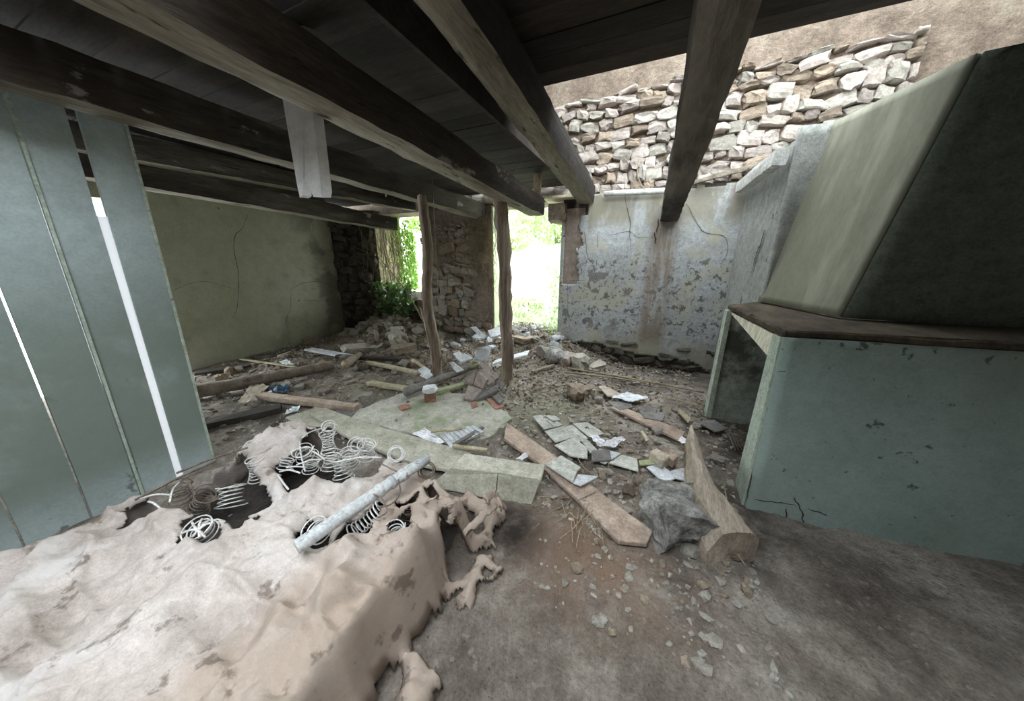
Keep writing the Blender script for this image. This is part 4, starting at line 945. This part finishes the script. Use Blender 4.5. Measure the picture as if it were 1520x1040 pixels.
ribbon([pz(858, 742, 0.078), pz(885, 730, 0.078)], 0.006, Vector((0, 0, 1)), bpy.data.objects['long_plank'], name='seam')
S('brown_plank', 'narrow brown plank lying before the hearth kerb', 'plank', [(905, 603), (918, 601), (1018, 640), (1008, 652)], 0.025, 'plank', dz=0.05)
S('side_board', 'pale dusty board at the mattress corner beside the crumpled film', 'board', [(423, 619), (462, 606), (472, 600), (486, 606), (526, 621), (500, 634), (455, 632)], 0.02, 'plank_grey', dz=0.04)
# fan of laths
for i in range(8):
    t = i / 7
    a = (652 + 26 * t - 4, 640 - 12 * t); b = (668 + 56 * t, 666 - 18 * t if i else 668)
    a = (655 + t * 45, 644 - t * 12); b = (672 + t * 44, 664 - t * 22)
    p, q = gp(*a, 0.09 + 0.006 * i), gp(*b, 0.085 + 0.006 * i)
    o = beam('lath', p, q, 0.032, 0.012, M['tile_blue'], segs=6, wob=0.003, seed=i)
    tag(o, ('thin pale lath, %s in the fanned pile on the concrete slab' % ('lowest and nearest the paper', 'second', 'third', 'fourth', 'fifth', 'sixth', 'seventh', 'last and topmost')[i]), 'lath', 'fanned pile of laths')
for k, (a, b, lb) in enumerate((((672, 662), (723, 668), 'pale lath sticking out from under the fanned pile towards the panel'), ((674, 660), (717, 634), 'dark-edged lath across the end of the fanned pile'), ((640, 640), (700, 634), 'thin stick lying behind the fanned laths'))):
    o = beam('lath', gp(*a, 0.13), gp(*b, 0.12), 0.035, 0.018, M['plank_pale'] if k != 1 else M['slate'], segs=6, wob=0.004, seed=k); tag(o, lb, 'lath')
def crumple(name, label, cat, pts, m, dz=0.03, amp=0.02, n=14, t=0.003):
    P = [gp(x, y, dz) for x, y in pts]
    a, b, c, d = P; V = []; F = []
    for j in range(n + 1):
        for i in range(n + 1):
            u, v = i / n, j / n; p = (a * (1 - u) + b * u) * (1 - v) + (d * (1 - u) + c * u) * v
            w = noise.noise_vector(p * 14) * amp * 0.6
            V.append(p + Vector((w.x, w.y, abs(noise.noise(p * 17)) * amp * 1.6)))
    for j in range(n):
        for i in range(n): F.append([j * (n + 1) + i, j * (n + 1) + i + 1, (j + 1) * (n + 1) + i + 1, (j + 1) * (n + 1) + i])
    o = mk(name, V, F, M[m], smooth=False); md = o.modifiers.new('thick', 'SOLIDIFY'); md.thickness = t
    tag(o, label, cat); return o
crumple('printed_sheet', 'sheet of paper with faded print beside the fanned laths', 'paper', [(611, 644), (631, 635), (660, 656), (650, 661)], 'print', 0.075, 0.006)
crumple('crumpled_cloth', 'crumpled white cloth strip on the tiles', 'cloth', [(874, 648), (886, 646), (906, 664), (888, 663)], 'paper', 0.06, 0.03)
crumple('crumpled_cloth', 'twisted white rag end beside the tiles, right of the strip', 'cloth', [(894, 660), (918, 648), (929, 654), (912, 665)], 'paper', 0.06, 0.035)
crumple('paper_scrap', 'small white paper scrap at the corner of the wide panel', 'paper', [(766, 681), (780, 674), (784, 678), (776, 684)], 'paper', 0.1, 0.02, 8)
crumple('white_sheet', 'ragged white sheet lying on the rubble before the back jamb', 'paper', [(906, 590), (932, 583), (962, 590), (938, 597)], 'white', 0.07, 0.02)
crumple('plastic_film', 'milky scrap of plastic film beside the mattress', 'film', [(420, 616), (434, 606), (447, 604), (436, 613)], 'plastic', 0.06, 0.03)
crumple('blue_rag', 'crumpled dark blue plastic among the debris near the log', 'plastic', [(400, 578), (414, 574), (433, 576), (420, 584)], 'blue', 0.06, 0.06)
crumple('paper_scrap', 'small white scrap touching the crumpled blue plastic', 'paper', [(396, 583), (401, 580), (405, 581), (401, 584)], 'paper', 0.07, 0.01, 6)
crumple('white_scrap', 'white crumpled scrap behind the long log', 'paper', [(414, 537), (424, 534), (436, 541), (424, 543)], 'white', 0.08, 0.03, 8)
crumple('burlap_scrap', 'pale folded board scrap lying in front of the long log', 'board', [(353, 599), (374, 570), (402, 573), (370, 597)], 'tan', 0.07, 0.02)
crumple('white_scrap', 'small white scrap on the stones near the split kerb timber', 'paper', [(1005, 654), (1014, 648), (1020, 656), (1012, 660)], 'paper', 0.05, 0.02, 6)
TG = 'grey tiles spread on the earth'
tl = [('greenish tile at the far corner of the tile patch', [(790, 617), (808, 615), (836, 630), (808, 637)], 'tile_grey'), ('greenish square tile second from the far corner of the tile patch', [(808, 639), (836, 632), (852, 648), (825, 656)], 'tile_grey'),
      ('large pale tile in the middle of the tile patch', [(823, 660), (852, 648), (872, 664), (872, 680), (846, 676)], 'tile_grey'), ('small sliver of tile behind the far greenish tile', [(808, 616), (824, 616), (832, 622), (822, 624)], 'tile_grey'),
      ('flat tile in the back row of the tile patch', [(850, 628), (872, 626), (898, 643), (874, 648)], 'tile_grey'), ('brownish tile between the back row and the white cloth', [(836, 634), (850, 630), (874, 650), (858, 656)], 'tile_grey'),
      ('tile leaning against the white cloth strip', [(856, 644), (872, 652), (888, 668), (876, 672)], 'tile_grey'), ('grey tile below the white cloth strip', [(878, 668), (905, 666), (908, 682), (878, 684)], 'slate'),
      ('blue-grey triangular tile beside the white cloth strip', [(888, 664), (922, 672), (898, 688), (890, 684)], 'tile_blue'), ('large pale tile with curled corner at the edge of the patch', [(923, 674), (946, 680), (948, 699), (903, 686)], 'tile_grey'),
      ('pale square tile resting on the long brown plank', [(808, 688), (833, 675), (863, 693), (856, 700), (851, 716)], 'tile_grey'), ('broken blue-grey tile overhanging the long brown plank', [(851, 716), (858, 703), (889, 706), (862, 720)], 'tile_blue'),
      ('blue-grey tile left of the tan brick before the kerb', [(959, 692), (979, 686), (1006, 708), (985, 716)], 'tile_blue'), ('blue-grey tile touching the split kerb timber', [(995, 698), (1016, 693), (1030, 698), (1030, 716), (1000, 708)], 'tile_blue'),
      ('pale green tile chip before the tan brick', [(948, 682), (972, 681), (974, 688), (950, 690)], 'greenwood'), ('tan flat tile behind the ragged white sheet', [(888, 573), (898, 572), (924, 585), (902, 588)], 'tan'),
      ('dark slate lying before the back jamb', [(946, 604), (960, 602), (988, 612), (984, 624), (956, 620)], 'slate'), ('second dark slate close to the ragged white sheet', [(902, 596), (935, 594), (940, 604), (920, 608)], 'slate'),
      ('pale flat stone slab at the foot of the back jamb', [(1036, 626), (1060, 622), (1082, 636), (1062, 640)], 'slate')]
for i, (lb, pts, mm) in enumerate(tl):
    onp = 'plank' in lb and 'tile' in lb
    S('floor_tile', lb, 'tile', pts, 0.014, mm, group=TG, rough=0.004, dz=(0.105 if onp else 0.045 + 0.006 * (i % 4)))
# heap of blocks by the straight prop
HB = 'heap of blocks before the straight prop'
for lb, pts, mm, t in (('blue-grey slab tilted up on top of the block heap', [(704, 531, .32), (709, 515, .44), (729, 513, .44), (723, 534, .32)], 'tile_blue', 0.04),
    ('upright brown block at the left of the heap', [(688, 570, .10), (695, 551, .26), (707, 548, .28), (702, 570, .12)], 'tile_brown', 0.05),
    ('brown block leaning in the middle of the heap', [(702, 570, .12), (710, 551, .27), (723, 563, .2), (716, 577, .1)], 'tile_brown', 0.05),
    ('long brown block sloping down the back of the heap', [(711, 540, .32), (718, 532, .36), (741, 560, .18), (734, 565, .14)], 'tile_brown', 0.05),
    ('second long block beneath the sloping one', [(712, 553, .24), (718, 545, .28), (735, 566, .15), (724, 571, .12)], 'tile_brown', 0.04),
    ('square grey block at the front of the heap', [(688, 591, .06), (695, 571, .16), (716, 577, .16), (702, 594, .06)], 'tile_brown', 0.05),
    ('grey slab at the foot of the heap', [(702, 593, .07), (717, 580, .12), (741, 568, .14), (740, 577, .12), (712, 591, .07)], 'slate', 0.04),
    ('small grey slab against the foot of the straight prop', [(735, 568, .12), (741, 562, .17), (750, 568, .17), (744, 577, .12)], 'slate', 0.03),
    ('flat grey slab beyond the red brick pieces', [(730, 587, .08), (740, 584, .08), (748, 592, .08), (742, 598, .08)], 'slate', 0.03)):
    S('block', lb, 'block', pts, t, mm, group=HB, rough=0.004, bev=0.006)
for lb, pts in (('flat broken red brick before the block heap', [(722, 591), (738, 590), (748, 603), (735, 606)]), ('red brick piece at the left foot of the block heap', [(699, 597), (707, 594), (710, 602), (700, 606)]), ('thin red brick shard on the concrete slab', [(590, 602), (606, 598), (610, 604), (596, 608)])):
    S('brick_piece', lb, 'brick', pts, 0.04, 'brick', dz=0.05)
S('red_brick', 'red brick on the slab under a white lump, by the grey pole', 'brick', [(629, 579, .13), (645, 577, .13), (647, 584, .13), (630, 586, .13)], 0.1, 'brick')
inst('plaster_lump', RUB[1], M['white'], gp(638, 577, .18), (0, 0, .4), (0.14, 0.1, 0.08)); tag(bpy.data.objects['plaster_lump'], 'white plaster lump sitting on the red brick', 'lump')
S('tan_brick', 'tan block lying before the split kerb timber', 'brick', [(964, 669, .12), (974, 664, .12), (996, 676, .12), (984, 684, .12)], 0.1, 'tan', bev=0.008)
S('tan_brick', 'longer tan block behind the first one near the kerb', 'brick', [(976, 664, .12), (986, 662, .12), (1008, 674, .12), (1000, 682, .12)], 0.08, 'plank', bev=0.008)
S('lath_piece', 'short lath on the earth beside the narrow brown plank', 'lath', [(950, 639), (954, 638), (964, 652), (959, 654)], 0.015, 'plank_pale', dz=0.05)
S('lath_piece', 'short pale lath lying before the back jamb by the kerb end', 'lath', [(1006, 609), (1010, 607), (1026, 620), (1022, 626)], 0.02, 'plank_pale', dz=0.06)
# white plaster slabs by the door and prop
for lb, pts in (('white board tilted on the rubble beside the pier', [(698, 485, .50), (706, 484, .52), (722, 499, .42), (716, 503, .38)]), ('white board standing in the rubble behind the straight prop', [(724, 490, .46), (741, 484, .52), (743, 496, .44), (728, 500, .4)]),
    ('long white board lying behind the straight prop', [(730, 540, .2), (735, 534, .22), (786, 519, .26), (783, 526, .24)]), ('white slab left of the tilted blue-grey one', [(676, 530, .28), (690, 524, .30), (703, 531, .27), (684, 537, .24)]),
    ('sharp white slab beside the foot of the crooked prop', [(666, 538, .26), (672, 537, .28), (688, 549, .2), (678, 553, .16)]), ('white slab left of the crooked prop', [(620, 548, .18), (630, 543, .2), (640, 549, .18), (628, 555, .14)]),
    ('second white slab before the crooked prop', [(622, 557, .14), (636, 549, .2), (642, 557, .16), (634, 563, .1)]), ('yellow-green slab behind the block heap', [(697, 540, .24), (704, 534, .26), (711, 540, .24), (699, 545, .2)]),
    ('small white slab near the tilted blue-grey one', [(672, 524, .3), (682, 521, .31), (688, 526, .29), (677, 530, .27)])):
    S('white_slab', lb, 'slab', pts, 0.025, 'greenwood' if 'yellow' in lb else 'white', group='white slabs around the props', rough=0.008)
# logs, poles, planks on the left
def LOG(name, label, cat, pts, r, m='log', mats=None, dz=0.02, sides=12, wob=0.01):
    P = spline([gp(x, y, dz + r) for x, y in pts], 6); n = len(P); R = [r * (1 - 0.25 * i / n) for i in range(n)]
    o = tube(name, P, R, M[m], sides=sides, wob=wob, seed=r * 100, mats=mats); tag(o, label, cat); return o
LOG('fallen_log', 'long fallen log lying along the left side of the floor', 'log', [(284, 582), (340, 572), (420, 556), (495, 541)], 0.085, mats=[M['log'], M['cutwood']])
LOG('cut_log', 'short log with a pale sawn end facing the viewer', 'log', [(512, 541), (522, 534), (534, 526)], 0.06, mats=[M['log'], M['cutwood']], dz=0.07)
LOG('grey_pole', 'grey weathered pole lying from the slab up to the block heap', 'pole', [(602, 582), (650, 563), (702, 545)], 0.05, 'log', mats=[M['slate'], M['slate']], dz=0.08)
LOG('thin_pole', 'thin straight pole leaning on rubble left of the crooked prop', 'pole', [(612, 535), (622, 540), (634, 548)], 0.025, 'plank_pale', dz=0.1, sides=8)
def PL(label, a, b, w, t, m, dz=0.05, seed=0, name='plank', cat='plank'):
    o = beam(name, gp(*a, dz), gp(*b, dz), w, t, M[m], segs=14, wob=0.006, seed=seed); tag(o, label, cat); return o
PL('pinkish-ended timber lying before the crumpled blue plastic', (386, 587), (530, 605), 0.10, 0.06, 'plank', 0.06, 1)
PL('pale plank half buried at the edge of the rubble heap', (545, 537), (620, 553), 0.07, 0.04, 'plank_pale', 0.08, 2)
PL('yellowish plank lying between the stones and the grey pole', (548, 568), (602, 577), 0.09, 0.04, 'plank_pale', 0.05, 3)
PL('mossy green timber under the grey pole', (646, 582), (692, 570), 0.08, 0.05, 'greenwood', 0.05, 4)
PL('dark dusty board sticking out of the rubble heap', (458, 518), (532, 531), 0.14, 0.03, 'tile_blue', 0.10, 5)
PL('dark plank buried under the rubble heap', (500, 529), (596, 533), 0.10, 0.05, 'beam', 0.10, 6)
PL('thin pale lath behind the long log', (358, 533), (438, 544), 0.04, 0.015, 'plank_pale', 0.07, 7, 'lath', 'lath')
PL('short lath tilted in the dark beside the left wall', (414, 528), (431, 521), 0.03, 0.012, 'plank_pale', 0.10, 8, 'lath', 'lath')
PL('flat board scrap behind the crumpled blue plastic', (412, 570), (456, 560), 0.09, 0.02, 'tan', 0.04, 9)
PL('dark board lying along the foot of the left wall', (292, 553), (400, 536), 0.18, 0.03, 'beam', 0.04, 10)
PL('dark rough timber in front of the mattress end and log', (300, 632), (418, 606), 0.16, 0.08, 'beam', 0.02, 11)
PL('fallen grey timber across the earth near the door rubble', (790, 552), (822, 542), 0.05, 0.04, 'beam_grey', 0.04, 12)
S('grey_flagstone', 'grey flat flagstone at the edge of the concrete slab', 'stone', [(500, 600), (518, 594), (540, 602), (520, 617), (500, 614)], 0.05, 'slate', dz=0.05, rough=0.02)
# thin pipes on the floor before the far wall
for k, (a, b) in enumerate((((842, 546), (1045, 582)), ((838, 552), (960, 568)))):
    o = tube('thin_pipe', spline([gp(*a, .05), gp((a[0] + b[0]) / 2, (a[1] + b[1]) / 2 - 1, .06), gp(*b, .05)], 6), 0.012, M['root'], sides=6)
    tag(o, ('long thin pipe lying on the floor along the limewashed wall', 'shorter thin pipe beside the long one before the limewashed wall')[k], 'pipe')
# split kerb timber and boulder at the hearth
def kerb():
    pts = [(1026, 630), (1030, 660), (1040, 700), (1052, 735), (1085, 790)]
    zt = [0.20, 0.24, 0.27, 0.27, 0.2]; wd = [0.04, 0.07, 0.09, 0.16, 0.20]
    c = spline([pz(x, y, z) for (x, y), z in zip(pts, zt)], 6); n = len(c); V = []; F = []
    for i, p in enumerate(c):
        t = i / (n - 1); w = float(np.interp(t, [0, .25, .5, .75, 1], wd)); d = (c[min(i + 1, n - 1)] - c[max(i - 1, 0)]).normalized(); s = Vector((d.y, -d.x, 0)).normalized()
        if s.x < 0: s = -s
        g0 = gh(p.x, p.y, False) - 0.04
        for (a, z) in ((-.55, g0), (-.5, g0 + (p.z - g0) * .55), (-.3, p.z), (0.1, p.z + .005), (0.7, p.z - .03), (1.0, p.z - 0.09), (1.0, g0)):
            q = Vector((p.x + s.x * a * w, p.y + s.y * a * w, z)); q += noise.noise_vector(q * 9) * 0.018 + noise.noise_vector(q * 26) * 0.007; V.append(q)
    k = 7
    for i in range(n - 1):
        for j in range(k): F.append([i * k + j, i * k + (j + 1) % k, (i + 1) * k + (j + 1) % k, (i + 1) * k + j])
    F.append(list(range(k))); F.append(list(range((n - 1) * k, n * k)))
    return fixn(mk('hearth_kerb', V, F, M['kerb']))
tag(kerb(), 'rough split timber kerb bounding the hearth', 'kerb')
def boulder():
    me = rock_mesh(77, 0.78, 12, 0.2)
    for v in me.vertices:
        c = v.co.copy(); f = noise.cell(c * 2.3) * 0.05; v.co += c.normalized() * (f + noise.fractal(c * 5, 0.8, 2, 4) * 0.035)
    o = inst('boulder', me, M['rock'], pz(1008, 772, 0.08), (0.0, 0.28, 0.55), (0.42, 0.34, 0.30)); return o
tag(boulder(), 'large grey boulder beside the split kerb timber', 'boulder')
def ST(label, px, py, w, d, h, m='stone', rub=True, group=None, name='stone', dz=0.0, k=None):
    p = gp(px, py); o = inst(name, (RUB if rub else BLOCK)[rnd.randrange(10) if k is None else k], M[m], (p.x, p.y, gh(p.x, p.y, False) + h * 0.35 + dz), (rnd.uniform(-.2, .2), rnd.uniform(-.2, .2), rnd.uniform(0, 3)), (w, d, h))
    tag(o, label, 'stone', group); return o
ST('pinkish rounded stone, leftmost of three along the limewashed wall', 842, 537, .24, .2, .17, 'stone_pink'); ST('pale angular stone in the middle of three along the limewashed wall', 860, 545, .28, .24, .22, 'stone', k=2); ST('flat stone, third along the limewashed wall', 885, 548, .26, .18, .1, 'stone')
ST('pale squared stone on the earth left of the concrete slab', 545, 598, .16, .14, .13, 'stone', False)
ST('big pale stone near the top of the rubble heap', 592, 508, .32, .26, .24, 'stone'); ST('reddish pointed tile shard standing in the rubble heap', 560, 505, .1, .06, .22, 'stone_pink')
ST('large flat stone across the front of the rubble heap', 536, 521, .55, .3, .12, 'stone', False); ST('flat mossy stone beside the big pale one in the heap', 600, 521, .36, .26, .16, 'stone_brown', False)
ST('box-shaped brown stone against the dark corner of the left wall', 463, 512, .26, .2, .18, 'stone_brown', False); ST('round stone low in the heap by the pale plank', 601, 545, .17, .14, .13, 'stone'); ST('second round stone low in the heap beside the thin pole', 615, 544, .15, .13, .12, 'stone_brown')
ST('flat stone threshold lying in the doorway', 775, 492, .42, .22, .1, 'stone_brown', False); ST('grey stone on the doorway rubble by the limewashed wall', 812, 508, .26, .22, .17, 'stone'); ST('larger grey stone below it on the doorway rubble', 824, 521, .34, .26, .2, 'rock')
ST('brown earthy lump on the mossy patch', 858, 587, .26, .22, .16, 'stone_brown'); ST('small greenish stone beside the earthy lump', 889, 597, .1, .09, .08, 'stone'); ST('small tan brick-like stone on the earthy lump', 875, 584, .12, .08, .07, 'tan', False)
ST('white pebble on the slab before the red brick pieces', 723, 613, .06, .05, .05, 'white'); ST('white round stone before the folded board scrap', 378, 600, .13, .1, .09, 'stone'); ST('tan cylinder-like stone at the end of the rubble in the dark', 610, 508, .14, .12, .12, 'stone_brown')
ST('pale stone inside the hearth opening', 1065, 684, .12, .07, .05, 'stone'); ST('brown stone beside the blue-grey tiles and boulder', 962, 735, .07, .06, .05, 'stone_pink')
# loose stones that nothing tells apart
r3 = random.Random(21)
def scatter(n, cx, cy, sx, sy, smin, smax, mats, label, group, ylim=4.9):
    c = 0; t = 0
    while c < n and t < 4000:
        t += 1
        x, y = r3.gauss(cx, sx), r3.gauss(cy, sy)
        if x < -5.85 or x > 0.6 or y > ylim or y < 1.4 or (-2.7 < x < -0.4 and y < 1.6): continue
        s = r3.uniform(smin, smax); z = gh(x, y, False); mm = r3.choice(mats); adj = {'stone': 'pale', 'stone_brown': 'brown', 'stone_pink': 'pinkish', 'tile_blue': 'bluish'}[mm]; sz = 'larger' if s > smin + 0.66 * (smax - smin) else ('middling' if s > smin + 0.33 * (smax - smin) else 'small')
        o = inst('rubble_stone', r3.choice(RUB + BLOCK[:4]), M[mm], (x, y, z + s * 0.22), (r3.uniform(-.5, .5), r3.uniform(-.5, .5), r3.uniform(0, 6)), (s, s * r3.uniform(.6, 1), s * r3.uniform(.4, .75)))
        tag(o, sz + ' ' + adj + ' ' + label, 'stone', group); c += 1
scatter(75, -4.7, 4.45, 0.65, 0.35, 0.07, 0.24, ['stone', 'stone_brown', 'stone', 'stone_pink'], 'loose rubble stone of the heap under the ivy window', 'rubble heap under the window', 4.75)
scatter(50, -2.0, 4.7, 0.6, 0.35, 0.06, 0.18, ['stone', 'stone_brown', 'tile_blue'], 'loose rubble stone of the heap inside the doorway', 'rubble heap in the doorway', 5.2)
scatter(70, -3.4, 3.4, 1.0, 0.5, 0.04, 0.12, ['stone', 'stone_brown', 'stone_pink'], 'loose stone on the earth around the props and log', 'small stones on the floor')
scatter(45, -0.2, 2.7, 0.5, 0.6, 0.03, 0.09, ['stone', 'stone_pink', 'stone_brown'], 'loose stone on the earth before the hearth and far wall', 'small stones before the hearth')
scatter(45, -4.6, 2.3, 0.8, 0.35, 0.05, 0.15, ['stone', 'stone_brown', 'stone_pink'], 'loose stone in the debris between the log and the partition', 'stones beside the partition')
# uncountable: chips, litter, twigs
def chips(name, label, n, smin, smax, m, seed, dens):
    g = np.random.RandomState(seed); ico = bmesh.new(); bmesh.ops.create_icosphere(ico, subdivisions=1, radius=1.0)
    bv = np.array([v.co[:] for v in ico.verts]); bf = [[v.index for v in f.verts] for f in ico.faces]; ico.free()
    sub = [0, 1, 2, 3, 4, 5, 6, 7, 8, 9, 10, 11]
    V = []; F = []; c = 0
    while c < n:
        x = g.uniform(-5.95, 1.5); y = g.uniform(1.0, 5.5)
        if g.uniform() > dens(x, y): continue
        s = smin + (smax - smin) * g.uniform() ** 3
        a = g.uniform(0, 6.28); R_ = np.array([[math.cos(a), -math.sin(a), 0], [math.sin(a), math.cos(a), 0], [0, 0, 1]])
        v = (bv * (1 + g.uniform(-.35, .35, (len(bv), 1)))) * np.array([s, s * g.uniform(.5, 1), s * g.uniform(.3, .7)]) @ R_.T
        b = len(V); V.extend((v + np.array([x, y, gh(x, y) + s * .2])).tolist()); F.extend([[b + q for q in f] for f in bf]); c += 1
    tag(mk(name, V, F, M[m], origin=(0, 0, 0)), label, kind='stuff')
def dens(x, y):
    if -2.75 < x < -0.4 and y < 1.5: return 0
    if inpoly(x, y, SLAB): return 0.08
    if x > 0.7 and not (2.4 < y < 3.3): return 0
    if x > 0.6: return 0.4
    return min(1, 0.25 + 0.9 * gauss(x, y, -1.9, 4.5, 0.9, 0.8) + 0.8 * gauss(x, y, -4.6, 4.0, 1.3, 0.8) + 0.5 * gauss(x, y, -1.2, 3.2, 0.6, 0.6) + 0.35 * gauss(x, y, 0, 2.2, 0.6, 0.9) + 0.4 * gauss(x, y, -4.5, 2.3, 1.0, 0.5))
chips('gravel', 'small stone chips strewn over the earth floor', 8000, 0.006, 0.035, 'stone', 3, dens)
chips('plaster_crumbs', 'pale plaster crumbs strewn over the earth floor', 3200, 0.004, 0.02, 'stone_pink', 4, dens)
chips('earth_clods', 'dark earth clods strewn over the floor', 2600, 0.008, 0.035, 'stone_brown', 6, dens)
g = np.random.RandomState(9); pts = []
while len(pts) < 7000:
    x, y = g.uniform(-5.9, 0.7), g.uniform(1.3, 5.5)
    if g.uniform() < dens(x, y) * (1.0 if y > 3 else 0.35): pts.append((x, y, gh(x, y) + g.uniform(0, 0.03)))
leaves('dry_leaves', pts, 0.045, M['litter'], None, 9, 0.0); tag(bpy.data.objects['dry_leaves'], 'dry leaf litter on the floor near the openings', kind='stuff')
J = ([], [])
for i in range(420):
    while True:
        x, y = g.uniform(-5.6, 0.6), g.uniform(1.6, 5.4)
        if g.uniform() < dens(x, y) * (1 if y > 3.2 else 0.3): break
    a = g.uniform(0, 6.28); l = g.uniform(0.08, 0.45)
    p = Vector((x, y, gh(x, y) + 0.012)); q = Vector((x + math.cos(a) * l, y + math.sin(a) * l, 0)); q.z = gh(q.x, q.y) + g.uniform(0.01, 0.08)
    tube('', [p, p.lerp(q, .5) + Vector(g.normal(size=3) * 0.012), q], 0.004, None, sides=4, join=J, caps=False)
tag(mk('twigs', J[0], J[1], M['root']), 'dry twigs and straw scattered over the debris', kind='stuff')
# straw on the red earth near the plank
J = ([], [])
for i in range(60):
    p = gp(g.uniform(840, 905), g.uniform(735, 790), .02); p2 = p + Vector((g.uniform(-.05, .05), g.uniform(-.16, .16), g.uniform(0, .03)))
    tube('', [p, p2], 0.0025, None, sides=3, join=J, caps=False)
tag(mk('straw', J[0], J[1], M['cutwood']), 'pale straw on the reddish earth beside the long plank', kind='stuff')
